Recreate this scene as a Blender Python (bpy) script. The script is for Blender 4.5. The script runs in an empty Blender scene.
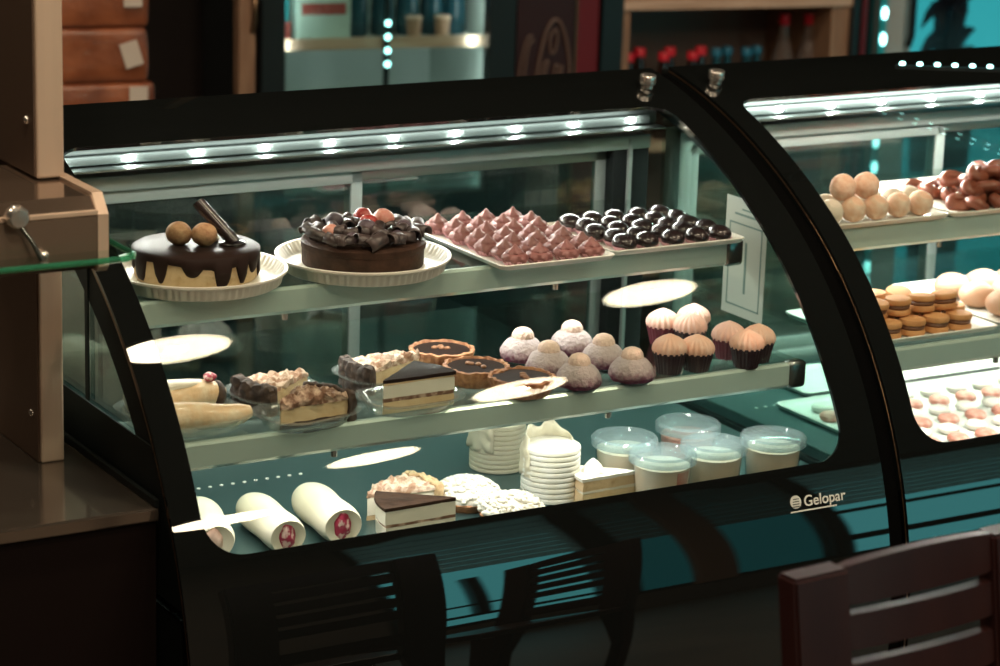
import bpy, bmesh, math, random
from mathutils import Vector, Matrix, noise
random.seed(11)
C = bpy.context.scene.collection
PI = math.pi
def W(x, y, z):            # survey coordinates (origin at the lens) to room coordinates (floor = 0)
    return Vector((x - 1.37, y - 3.084, z + 1.965))

# ------------------------------------------------------------------ materials
def newmat(name):
    m = bpy.data.materials.new(name); m.use_nodes = True
    nt = m.node_tree; nt.nodes.clear()
    out = nt.nodes.new('ShaderNodeOutputMaterial')
    return m, nt, out
def pbr(name, col, rough=.5, metal=0., col2=None, scale=20., bump=0., bscale=60., emit=None, estr=0., sss=0., spec=.5, trans=0., aniso=None, lo=.4, hi=.65, coat=0., ior=0.):
    m, nt, out = newmat(name); N = nt.nodes; L = nt.links
    b = N.new('ShaderNodeBsdfPrincipled'); L.new(b.outputs[0], out.inputs[0])
    b.inputs['Base Color'].default_value = (*col, 1); b.inputs['Roughness'].default_value = rough
    b.inputs['Metallic'].default_value = metal; b.inputs['Specular IOR Level'].default_value = spec
    if ior: b.inputs['IOR'].default_value = ior
    if coat: b.inputs['Coat Weight'].default_value = coat; b.inputs['Coat Roughness'].default_value = .08
    if sss:
        b.inputs['Subsurface Weight'].default_value = sss; b.inputs['Subsurface Radius'].default_value = (.02, .012, .008); b.inputs['Subsurface Scale'].default_value = .4
    if emit: b.inputs['Emission Color'].default_value = (*emit, 1); b.inputs['Emission Strength'].default_value = estr
    if col2 or bump:
        tc = N.new('ShaderNodeTexCoord'); mp = N.new('ShaderNodeMapping'); L.new(tc.outputs['Object'], mp.inputs[0])
        if aniso: mp.inputs['Scale'].default_value = aniso
    if col2:
        n = N.new('ShaderNodeTexNoise'); n.inputs['Scale'].default_value = scale; n.inputs['Detail'].default_value = 4; L.new(mp.outputs[0], n.inputs[0])
        r = N.new('ShaderNodeMapRange'); r.inputs[1].default_value = lo; r.inputs[2].default_value = hi; L.new(n.outputs[0], r.inputs[0])
        x = N.new('ShaderNodeMix'); x.data_type = 'RGBA'; L.new(r.outputs[0], x.inputs[0])
        x.inputs[6].default_value = (*col, 1); x.inputs[7].default_value = (*col2, 1); L.new(x.outputs[2], b.inputs['Base Color'])
    if bump:
        n2 = N.new('ShaderNodeTexNoise'); n2.inputs['Scale'].default_value = bscale; n2.inputs['Detail'].default_value = 5; L.new(mp.outputs[0], n2.inputs[0])
        bp = N.new('ShaderNodeBump'); bp.inputs['Strength'].default_value = bump; bp.inputs['Distance'].default_value = .004; L.new(n2.outputs[0], bp.inputs['Height']); L.new(bp.outputs[0], b.inputs['Normal'])
    return m
def glass(name, tint=(1, 1, 1), f0=.045, body=None, bodyfac=0., rough=0.):
    m, nt, out = newmat(name); N = nt.nodes; L = nt.links
    lw = N.new('ShaderNodeLayerWeight'); lw.inputs['Blend'].default_value = .5
    p = N.new('ShaderNodeMath'); p.operation = 'POWER'; L.new(lw.outputs['Facing'], p.inputs[0]); p.inputs[1].default_value = 5
    q = N.new('ShaderNodeMath'); q.operation = 'MULTIPLY_ADD'; L.new(p.outputs[0], q.inputs[0]); q.inputs[1].default_value = 1 - f0; q.inputs[2].default_value = f0
    t = N.new('ShaderNodeBsdfTransparent'); t.inputs[0].default_value = (*tint, 1)
    g = N.new('ShaderNodeBsdfGlossy'); g.inputs['Roughness'].default_value = rough
    base = t
    if body:
        d = N.new('ShaderNodeBsdfDiffuse'); d.inputs[0].default_value = (*body, 1)
        mm = N.new('ShaderNodeMixShader'); mm.inputs[0].default_value = bodyfac; L.new(t.outputs[0], mm.inputs[1]); L.new(d.outputs[0], mm.inputs[2]); base = mm
    mx = N.new('ShaderNodeMixShader'); L.new(q.outputs[0], mx.inputs[0]); L.new(base.outputs[0], mx.inputs[1]); L.new(g.outputs[0], mx.inputs[2])
    L.new(mx.outputs[0], out.inputs[0]); return m
def emis(name, col, s):
    m, nt, out = newmat(name); e = nt.nodes.new('ShaderNodeEmission'); e.inputs[0].default_value = (*col, 1); e.inputs[1].default_value = s
    nt.links.new(e.outputs[0], out.inputs[0]); return m
def dusted(name, col, dust, z0, z1, rough=.85, bump=1., bscale=170.):      # sugar sieved over the upper part of a pastry
    m = pbr(name, col, rough, bump=bump, bscale=bscale); nt = m.node_tree; N = nt.nodes; L = nt.links
    b = next(n for n in N if n.type == 'BSDF_PRINCIPLED')
    tc = N.new('ShaderNodeTexCoord'); s = N.new('ShaderNodeSeparateXYZ'); L.new(tc.outputs['Object'], s.inputs[0])
    n = N.new('ShaderNodeTexNoise'); n.inputs['Scale'].default_value = 160; L.new(tc.outputs['Object'], n.inputs[0])
    a = N.new('ShaderNodeMath'); a.operation = 'MULTIPLY_ADD'; L.new(n.outputs[0], a.inputs[0]); a.inputs[1].default_value = .02; L.new(s.outputs[2], a.inputs[2])
    r = N.new('ShaderNodeMapRange'); r.inputs[1].default_value = z0 + .01; r.inputs[2].default_value = z1 + .01; L.new(a.outputs[0], r.inputs[0])
    x = N.new('ShaderNodeMix'); x.data_type = 'RGBA'; L.new(r.outputs[0], x.inputs[0]); x.inputs[6].default_value = (*col, 1); x.inputs[7].default_value = (*dust, 1)
    L.new(x.outputs[2], b.inputs['Base Color']); return m

M = {}
M['case_glass'] = glass('case_glass', (.96, .985, .975), .045)
M['side_glass'] = glass('side_glass', (.86, .95, .93), .05)
M['rear_glass'] = glass('rear_glass', (.56, .70, .68), .12, (.07, .16, .16), .03)
M['shelf_glass'] = glass('shelf_glass', (.90, .95, .93), .05)
M['edge_glass'] = glass('edge_glass', (.35, .75, .55), .08, (.1, .5, .3), .25)
M['plastic'] = glass('plastic', (.93, .96, .95), .05, (.8, .85, .85), .08, .08)
M['tub'] = glass('tub', (.95, .97, .97), .05, (.75, .84, .86), .03, .1)
M['lid'] = glass('lid', (.85, .93, .95), .05, (.62, .76, .80), .17, .1)
M['black_gloss'] = pbr('black_gloss', (.006, .007, .007), .015, spec=1.0)
M['black_paint'] = pbr('black_paint', (.006, .008, .008), .6, spec=.1)
M['black_panel'] = pbr('black_panel', (.012, .009, .008), .5)
M['seal'] = pbr('seal', (.003, .003, .003), 1., spec=0.)
M['trim_bronze'] = pbr('trim_bronze', (.24, .15, .09), .3, .9)
M['alu'] = pbr('alu', (.27, .31, .295), .36, .6)
M['rail'] = pbr('rail', (.60, .74, .68), .2, .3)
M['deck'] = pbr('deck', (.060, .115, .120), .3, .4)
M['chrome'] = pbr('chrome', (.82, .78, .74), .25, .9)
M['dark_chrome'] = pbr('dark_chrome', (.25, .27, .26), .2, .9)
M['led'] = emis('led', (.95, 1., .96), 320)
M['logo'] = pbr('logo', (.75, .75, .70), .4)
M['paper'] = pbr('paper', (.34, .37, .32), .7)
M['print'] = pbr('print', (.10, .16, .14), .7)
M['steel'] = pbr('steel', (.64, .47, .36), .42, .2, col2=(.57, .42, .32), scale=30, aniso=(1, 1, .05))
M['steel_shaded'] = pbr('steel_shaded', (.17, .11, .08), .32, .4)  # same steel with shade put into the colour
M['counter_top'] = pbr('counter_top', (.26, .21, .175), .10, .85)
M['counter_front'] = pbr('counter_front', (.008, .004, .0035), .6, spec=.12)
M['arm_steel'] = pbr('arm_steel', (.36, .26, .20), .10, .85)
M['brushed_plate'] = pbr('brushed_plate', (.30, .22, .17), .16, .6)
M['wood_dark'] = pbr('wood_dark', (.032, .011, .010), .3, spec=.35, col2=(.024, .008, .008), scale=14, aniso=(1, 1, .15))
M['plate'] = pbr('plate', (.80, .77, .68), .35)
M['tray'] = pbr('tray', (.86, .85, .80), .3)
M['choc'] = pbr('choc', (.026, .016, .014), .42, ior=1.13)
M['choc_mat'] = pbr('choc_mat', (.060, .032, .022), .5, ior=1.2, col2=(.035, .02, .015), scale=50, bump=.3)
M['choc_dark'] = pbr('choc_dark', (.022, .014, .015), .25, spec=.6)
M['choc_curl'] = pbr('choc_curl', (.040, .030, .030), .36, col2=(.09, .066, .064), scale=60)
M['sponge'] = pbr('sponge', (.72, .53, .32), .8, col2=(.55, .36, .19), scale=60, bump=.4, bscale=120, lo=.5, hi=.7)
M['cream'] = pbr('cream', (.86, .80, .68), .55, bump=.15, bscale=50)
M['white_cream'] = pbr('white_cream', (.90, .87, .80), .5, bump=.3, bscale=90)
M['custard'] = pbr('custard', (.80, .62, .38), .6, col2=(.70, .5, .28), scale=40, bump=.2)
M['crust'] = pbr('crust', (.045, .030, .026), .7, col2=(.09, .055, .04), scale=70, bump=.7, bscale=110)
M['crumb'] = pbr('crumb', (.46, .27, .18), .75, col2=(.80, .62, .50), scale=75, bump=.9, bscale=140, lo=.42, hi=.56)
M['crumb_dark'] = pbr('crumb_dark', (.20, .10, .06), .7, col2=(.62, .44, .33), scale=70, bump=.9, bscale=130, lo=.45, hi=.62)
M['pale_pastry'] = pbr('pale_pastry', (.84, .58, .34), .32, col2=(.92, .76, .56), scale=45, bump=.5, bscale=70., coat=.4)
M['tart_shell'] = pbr('tart_shell', (.52, .25, .12), .6, col2=(.30, .12, .06), scale=90, bump=.8, bscale=120.)
M['nut'] = pbr('nut', (.30, .14, .07), .5)
M['truffle'] = pbr('truffle', (.52, .32, .17), .8, col2=(.36, .19, .10), scale=90, bump=.5, bscale=140)
M['berry_red'] = pbr('berry_red', (.36, .035, .03), .3)
M['berry_pink'] = pbr('berry_pink', (.50, .19, .15), .4, col2=(.66, .36, .28), scale=70)
M['berry_blue'] = pbr('berry_blue', (.05, .035, .05), .5, col2=(.11, .08, .10), scale=60)
M['mousse'] = pbr('mousse', (.27, .11, .105), .45, bump=.2)
M['pink_cup'] = pbr('pink_cup', (.72, .40, .46), .5)
M['puff_top'] = pbr('puff_top', (.88, .66, .56), .7, bump=.8, bscale=170)
M['puff_base'] = dusted('puff_base', (.15, .028, .070), (.50, .42, .42), .008, .026)
M['dark_cup'] = pbr('dark_cup', (.030, .010, .016), .45)
M['wine_cup'] = pbr('wine_cup', (.13, .018, .035), .45)
M['frosting'] = pbr('frosting', (.86, .50, .42), .5, col2=(.90, .62, .54), scale=40, bump=.2, lo=.3, hi=.7)
M['frost_tan'] = pbr('frost_tan', (.92, .54, .40), .55, col2=(.94, .64, .52), scale=40, bump=.2)
M['crepe'] = pbr('crepe', (.82, .75, .58), .6, col2=(.86, .80, .66), scale=14, bump=.12, bscale=30)
M['jam'] = pbr('jam', (.46, .04, .09), .35, col2=(.88, .60, .55), scale=110, bump=.6, lo=.50, hi=.60)
M['ham'] = pbr('ham', (.80, .50, .40), .55, col2=(.86, .66, .56), scale=22, bump=.2)
M['parchment'] = pbr('parchment', (.66, .62, .48), .6, col2=(.58, .54, .40), scale=14, bump=.15)
M['wafer'] = pbr('wafer', (.82, .82, .76), .6, col2=(.74, .72, .60), scale=25)
M['pudding'] = pbr('pudding', (.97, .76, .56), .6, col2=(.98, .86, .72), scale=18)
M['pudding_red'] = pbr('pudding_red', (.62, .20, .14), .5, col2=(.8, .5, .4), scale=30)
M['sugar_ball'] = pbr('sugar_ball', (.84, .52, .36), .85, col2=(.90, .68, .54), scale=70, bump=.4, bscale=160)
M['sugar_pale'] = pbr('sugar_pale', (.85, .72, .60), .85, bump=.4, bscale=160)
M['pretzel'] = pbr('pretzel', (.26, .075, .042), .36, col2=(.17, .045, .025), scale=25, bump=.3, bscale=50)
M['cookie'] = pbr('cookie', (.72, .36, .15), .6, col2=(.60, .27, .10), scale=40, bump=.3)
M['dulce'] = pbr('dulce', (.20, .09, .05), .5)
M['bun'] = pbr('bun', (.62, .36, .24), .5, col2=(.68, .46, .34), scale=30, bump=.2)
M['candy_pink'] = pbr('candy_pink', (.62, .25, .19), .5, col2=(.76, .46, .38), scale=60)
M['candy_white'] = pbr('candy_white', (.90, .84, .76), .5)
M['film_pack'] = pbr('film_pack', (.36, .115, .05), .3, col2=(.20, .06, .028), scale=12, bump=1., bscale=30, coat=.8)
M['label'] = pbr('label', (.62, .54, .48), .6)
M['wood'] = pbr('wood', (.36, .21, .13), .5, col2=(.26, .14, .085), scale=10, aniso=(8, 8, .6))
M['wood_light'] = pbr('wood_light', (.66, .46, .34), .5, col2=(.52, .34, .24), scale=10, aniso=(.6, 8, 8))
M['shelf_back'] = pbr('shelf_back', (.24, .18, .16), .7)
M['fridge_black'] = pbr('fridge_black', (.008, .014, .016), .35)
M['fridge_in'] = pbr('fridge_in', (.62, .68, .64), .5)
M['fridge_glass'] = glass('fridge_glass', (.86, .94, .92), .06)
M['red'] = pbr('red', (.13, .003, .008), .4)
M['maroon'] = pbr('maroon', (.022, .002, .003), .45)
M['script'] = pbr('script', (.11, .065, .052), .5)
M['cap_red'] = pbr('cap_red', (.62, .012, .03), .35)
M['cap_blue'] = pbr('cap_blue', (.02, .17, .28), .35)
M['cap_green'] = pbr('cap_green', (.06, .22, .07), .4)
M['cola'] = pbr('cola', (.022, .010, .008), .12)
M['bottle_clear'] = glass('bottle_clear', (.75, .70, .68), .07, (.35, .28, .25), .25)
M['bottle_blue'] = pbr('bottle_blue', (.01, .05, .07), .2)
M['carton'] = pbr('carton', (.40, .52, .46), .6)
M['carton_red'] = pbr('carton_red', (.30, .06, .05), .5)
M['teal_box'] = pbr('teal_box', (.02, .33, .37), .5)
M['white_post'] = pbr('white_post', (.42, .48, .48), .5)
M['plant'] = pbr('plant', (.015, .012, .03), .6)
M['wall'] = pbr('wall', (.045, .032, .030), .85, col2=(.035, .026, .025), scale=3)
M['ceiling'] = pbr('ceiling', (.10, .085, .08), .9, col2=(.085, .075, .07), scale=3)
M['floor'] = pbr('floor', (.15, .12, .10), .45, col2=(.12, .10, .085), scale=2.5)
M['frame_dark'] = pbr('frame_dark', (.012, .010, .010), .4)
M['column'] = pbr('column', (.34, .19, .13), .6)
M['tint_pane'] = glass('tint_pane', (.28, .42, .42), .05)
M['slat'] = pbr('slat', (.62, .64, .62), .6)
_nt = M['slat'].node_tree; _b = next(n for n in _nt.nodes if n.type == 'BSDF_PRINCIPLED'); _t = _nt.nodes.new('ShaderNodeBsdfTranslucent'); _t.inputs[0].default_value = (.95, .70, .66, 1)
_m = _nt.nodes.new('ShaderNodeMixShader'); _m.inputs[0].default_value = .75; _o = next(n for n in _nt.nodes if n.type == 'OUTPUT_MATERIAL')
_nt.links.new(_b.outputs[0], _m.inputs[1]); _nt.links.new(_t.outputs[0], _m.inputs[2]); _nt.links.new(_m.outputs[0], _o.inputs[0])
M['lamp'] = emis('lamp', (1., .85, .60), 23)
M['lamp_ring'] = pbr('lamp_ring', (.7, .6, .45), .4)
M['led_teal'] = emis('led_teal', (.45, 1., .95), 7)
M['cooler_light'] = emis('cooler_light', (.05, .46, .52), .95)

# ------------------------------------------------------------------ object helpers
def obj(name, bm, m, parent=None, smooth=True, loc=None, sharp=None):
    me = bpy.data.meshes.new(name)
    bmesh.ops.recalc_face_normals(bm, faces=bm.faces[:])
    bm.to_mesh(me); bm.free()
    for mm in (m if isinstance(m, (list, tuple)) else [m]): me.materials.append(M[mm] if isinstance(mm, str) else mm)
    if smooth:
        me.polygons.foreach_set('use_smooth', [True] * len(me.polygons))
        try: me.set_sharp_from_angle(angle=math.radians(40 if sharp is None else sharp))
        except Exception: pass
    o = bpy.data.objects.new(name, me); C.objects.link(o)
    if parent: o.parent = parent
    if loc is not None: o.location = loc
    return o
def thing(name, label, cat, loc=(0, 0, 0), rz=0., group=None):
    o = bpy.data.objects.new(name, None); C.objects.link(o); o.empty_display_size = .05
    o.location = loc; o.rotation_euler = (0, 0, rz); o['label'] = label; o['category'] = cat
    if group: o['group'] = group
    return o
def tag(o, label, cat, group=None):
    o['label'] = label; o['category'] = cat
    if group: o['group'] = group
    return o
def copy_tree(o, parent=None):
    c = o.copy(); C.objects.link(c)
    if parent: c.parent = parent
    for ch in list(o.children): copy_tree(ch, c)
    return c
def again(src, label, loc, rz=None):
    c = copy_tree(src); c['label'] = label; c.location = loc
    if rz is not None: c.rotation_euler = (0, 0, rz)
    return c
def struct(name, bm, m):
    o = obj(name, bm, m, None, False); o['kind'] = 'structure'; return o

# ------------------------------------------------------------------ mesh helpers
def B(): return bmesh.new()
def box(bm, x0, x1, y0, y1, z0, z1, bev=0., seg=2, mi=0, rot=None):
    vs = [bm.verts.new((x, y, z)) for x in (x0, x1) for y in (y0, y1) for z in (z0, z1)]
    fs = [bm.faces.new([vs[i] for i in f]) for f in ((0, 1, 3, 2), (4, 6, 7, 5), (0, 4, 5, 1), (2, 3, 7, 6), (0, 2, 6, 4), (1, 5, 7, 3))]
    for f in fs: f.material_index = mi
    if rot is not None:
        c = Vector(((x0 + x1) / 2, (y0 + y1) / 2, (z0 + z1) / 2))
        for v in vs: v.co = c + rot @ (v.co - c)
    if bev:
        es = list({e for f in fs for e in f.edges})
        bmesh.ops.bevel(bm, geom=es, offset=bev, segments=seg, affect='EDGES', profile=.5)
    return vs
def lathe(bm, prof, n=40, mod=None, loc=(0, 0, 0), mi=0):
    rings = []; L = Vector(loc)
    for (r, z) in prof:
        if r < 1e-5: rings.append([bm.verts.new(L + Vector((0, 0, z)))])
        else:
            ring = []
            for i in range(n):
                a = 2 * PI * i / n; q = mod(a, r, z) if mod else r
                if isinstance(q, tuple): rr, zz = q
                else: rr, zz = q, z
                ring.append(bm.verts.new(L + Vector((rr * math.cos(a), rr * math.sin(a), zz))))
            rings.append(ring)
    for A, D in zip(rings, rings[1:]):
        for i in range(n):
            j = (i + 1) % n
            if len(A) == 1 and len(D) == 1: continue
            if len(A) == 1: f = bm.faces.new((A[0], D[i], D[j]))
            elif len(D) == 1: f = bm.faces.new((A[i], A[j], D[0]))
            else: f = bm.faces.new((A[i], A[j], D[j], D[i]))
            f.material_index = mi
    if len(rings[0]) > 1: bm.faces.new(rings[0][::-1]).material_index = mi
    if len(rings[-1]) > 1: bm.faces.new(rings[-1]).material_index = mi
    return bm
def tube(bm, pts, rad, n=10, cap=True, mi=0, closed=False):
    pts = [Vector(p) for p in pts]; m = len(pts)
    rr = rad if isinstance(rad, (list, tuple)) else [rad] * m
    up = Vector((0, 0, 1)); rings = []; prev = None
    for i, p in enumerate(pts):
        a = pts[(i - 1) % m] if (closed or i > 0) else p; c = pts[(i + 1) % m] if (closed or i < m - 1) else p
        t = (c - a).normalized()
        if prev is None:
            s = t.cross(up)
            if s.length < 1e-3: s = t.cross(Vector((1, 0, 0)))
            s.normalize()
        else:
            s = prev - t * prev.dot(t); s.normalize()
        prev = s; u = s.cross(t)
        rings.append([bm.verts.new(p + (s * math.cos(2 * PI * k / n) + u * math.sin(2 * PI * k / n)) * rr[i]) for k in range(n)])
    prs = list(zip(rings, rings[1:])) + ([(rings[-1], rings[0])] if closed else [])
    for A, D in prs:
        for k in range(n):
            f = bm.faces.new((A[k], A[(k + 1) % n], D[(k + 1) % n], D[k])); f.material_index = mi
    if cap and not closed:
        bm.faces.new(rings[0][::-1]).material_index = mi; bm.faces.new(rings[-1]).material_index = mi
    return bm
def prism(bm, pts, z0, z1, mi=0, bev=0.):
    a = [bm.verts.new((x, y, z0)) for x, y in pts]; b = [bm.verts.new((x, y, z1)) for x, y in pts]; n = len(pts)
    fs = [bm.faces.new(a[::-1]), bm.faces.new(b)] + [bm.faces.new((a[i], a[(i + 1) % n], b[(i + 1) % n], b[i])) for i in range(n)]
    for f in fs: f.material_index = mi
    if bev: bmesh.ops.bevel(bm, geom=list({e for f in fs for e in f.edges}), offset=bev, segments=2, affect='EDGES', profile=.5)
    return bm
def yzprism(bm, pts, x0, x1, mi=0):
    a = [bm.verts.new((x0, y, z)) for y, z in pts]; b = [bm.verts.new((x1, y, z)) for y, z in pts]; n = len(pts)
    for f in [bm.faces.new(a[::-1]), bm.faces.new(b)] + [bm.faces.new((a[i], a[(i + 1) % n], b[(i + 1) % n], b[i])) for i in range(n)]: f.material_index = mi
    return bm
def blob(bm, c, rad, seed=0, amp=.1, freq=20., sub=3, flat=None, mi=0):
    r = bmesh.ops.create_icosphere(bm, subdivisions=sub, radius=1.); c = Vector(c); s = Vector((seed * 3.7, seed * 1.3, seed * 7.1))
    for v in r['verts']:
        d = v.co.normalized()
        p = Vector((d.x * rad[0], d.y * rad[1], d.z * rad[2]))
        k = 1 + amp * noise.noise(p * freq + s)
        p *= k
        if flat is not None and p.z < flat: p.z = flat
        v.co = c + p
        for f in v.link_faces: f.material_index = mi
    return bm
def rrect(x0, x1, y0, y1, r, n=8):
    if not isinstance(r, (list, tuple)): r = [r] * 4
    out = []
    for (cx, cy, a0, q) in ((x1 - r[0], y0 + r[0], -PI / 2, r[0]), (x1 - r[1], y1 - r[1], 0, r[1]), (x0 + r[2], y1 - r[2], PI / 2, r[2]), (x0 + r[3], y0 + r[3], PI, r[3])):
        for i in range(n + 1):
            a = a0 + PI / 2 * i / n; out.append((cx + q * math.cos(a), cy + q * math.sin(a)))
    return out

# ------------------------------------------------------------------ room
bm = B(); box(bm, -4, 9.5, -7, 4.6, -.1, 0); struct('floor', bm, 'floor')
bm = B(); box(bm, -4, 9.5, -7, 4.6, 2.865, 2.965); struct('ceiling', bm, 'ceiling')
bm = B(); box(bm, -4.1, -4, -7, 4.6, 0, 2.865); struct('wall_left', bm, 'wall')
bm = B(); box(bm, 9.5, 9.6, -7, 4.6, 0, 2.865); struct('wall_right', bm, 'wall')
bm = B(); box(bm, -4, 9.5, 4.6, 4.7, 0, 2.865); struct('wall_back', bm, 'wall')
FY = -5.2      # street front; the wide opening lets the daylight in
bm = B(); box(bm, -4, 2.9, FY - .15, FY, 0, 2.865); box(bm, 9.3, 9.5, FY - .15, FY, 0, 2.865); box(bm, 2.9, 9.3, FY - .15, FY, 2.72, 2.865); box(bm, 2.9, 9.3, FY - .15, FY, 0, .36)
struct('wall_front', bm, 'floor')
bm = B()
for x0, x1 in ((2.9, 2.96), (3.86, 4.02), (4.97, 5.07), (6.3, 6.36), (9.24, 9.3)): box(bm, x0, x1, FY - .12, FY - .02, .36, 2.72)
box(bm, 2.96, 4.0, FY - .10, FY - .04, .56, .62); box(bm, 2.96, 4.0, FY - .10, FY - .04, .82, .86); box(bm, 2.9, 9.3, FY - .12, FY - .02, .36, .43); box(bm, 5.0, 9.3, FY - .12, FY - .02, .75, .90); box(bm, 5.0, 9.3, FY - .12, FY - .02, 1.5, 1.58)
box(bm, 3.30, 3.36, FY - .10, FY - .04, .6, 1.5)
struct('window_1', bm, 'frame_dark')
bm = B(); box(bm, 4.02, 4.97, FY - .08, FY - .07, .43, 2.72); struct('window_2', bm, 'tint_pane')
bm = B()
for x0, x1 in ((2.96, 3.86), (4.02, 4.97), (5.07, 9.24)):
    for k in range(9): box(bm, x0, x1, FY - .05, FY - .035, 1.72 + k * .115, 1.72 + k * .115 + .105)
struct('trim_1', bm, 'slat')
bm = B(); box(bm, 4.24, 4.43, FY + .002, FY + .06, .36, 2.86, .01); struct('trim_2', bm, 'column')

# ------------------------------------------------------------------ display cases
CW = 1.23; R0 = .77; TH0 = math.radians(34); TH1 = math.radians(11); S1L = R0 * (PI / 2 - TH0); S2L = .47
_tab = []
def _mk():
    y = R0 - R0 * math.sin(TH0); z = .423 + R0 * math.cos(TH0); n = 200
    for i in range(n + 1):
        _tab.append((y, z))
        th = TH0 + (TH1 - TH0) * (i + .5) / n; y += math.cos(th) * S2L / n; z += math.sin(th) * S2L / n
_mk()
def prof(s):
    if s <= 0: return (0., .423 + s, PI / 2)
    if s <= S1L:
        th = PI / 2 - s / R0; return (R0 - R0 * math.sin(th), .423 + R0 * math.cos(th), th)
    u = min(1., (s - S1L) / S2L); f = u * 200; i = min(199, int(f)); a, b = _tab[i], _tab[i + 1]; k = f - i
    return (a[0] + (b[0] - a[0]) * k, a[1] + (b[1] - a[1]) * k, TH0 + (TH1 - TH0) * u)
SMAX = S1L + S2L
def s_of_y(y):
    lo, hi = 0., SMAX
    for _ in range(40):
        m = (lo + hi) / 2
        if prof(m)[0] < y: lo = m
        else: hi = m
    return lo
def s_of_z(z):
    lo, hi = 0., SMAX
    for _ in range(40):
        m = (lo + hi) / 2
        if prof(m)[1] < z: lo = m
        else: hi = m
    return lo
def bend(u, s, off=0.):        # (across, along the curve) to case space; off > 0 goes outward
    y, z, th = prof(s); return Vector((u, y - math.sin(th) * off, z + math.cos(th) * off))
OPU0, OPU1 = .045, 1.164
OPS0, OPS1 = s_of_z(.719), s_of_y(.622)
S_BOT = -.29
SH1, SH2, DK = 1.023, .855, .655

def sheet(outer, inner, rings, th):     # curved glass ring or disc of the given thickness
    bm = B(); n = len(outer); layers = []
    for off in (0., -th):
        R = []
        for k in range(rings + 1):
            t = k / rings
            R.append([bm.verts.new(bend(a[0] + (b[0] - a[0]) * t, a[1] + (b[1] - a[1]) * t, off)) for a, b in zip(outer, inner)])
        layers.append(R)
        for A, D in zip(R, R[1:]):
            for i in range(n):
                j = (i + 1) % n
                f = (A[i], A[j], D[j], D[i]); bm.faces.new(f if off == 0 else f[::-1])
    for k in (0, rings):
        A, D = layers[0][k], layers[1][k]
        for i in range(n):
            j = (i + 1) % n; bm.faces.new((A[i], D[i], D[j], A[j]) if k == 0 else (A[j], D[j], D[i], A[i]))
    return bm
def densify(pts, step):
    out = []
    for a, b in zip(pts, pts[1:] + pts[:1]):
        d = math.dist(a, b); k = max(1, int(d / step))
        for i in range(k): out.append((a[0] + (b[0] - a[0]) * i / k, a[1] + (b[1] - a[1]) * i / k))
    return out
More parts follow.
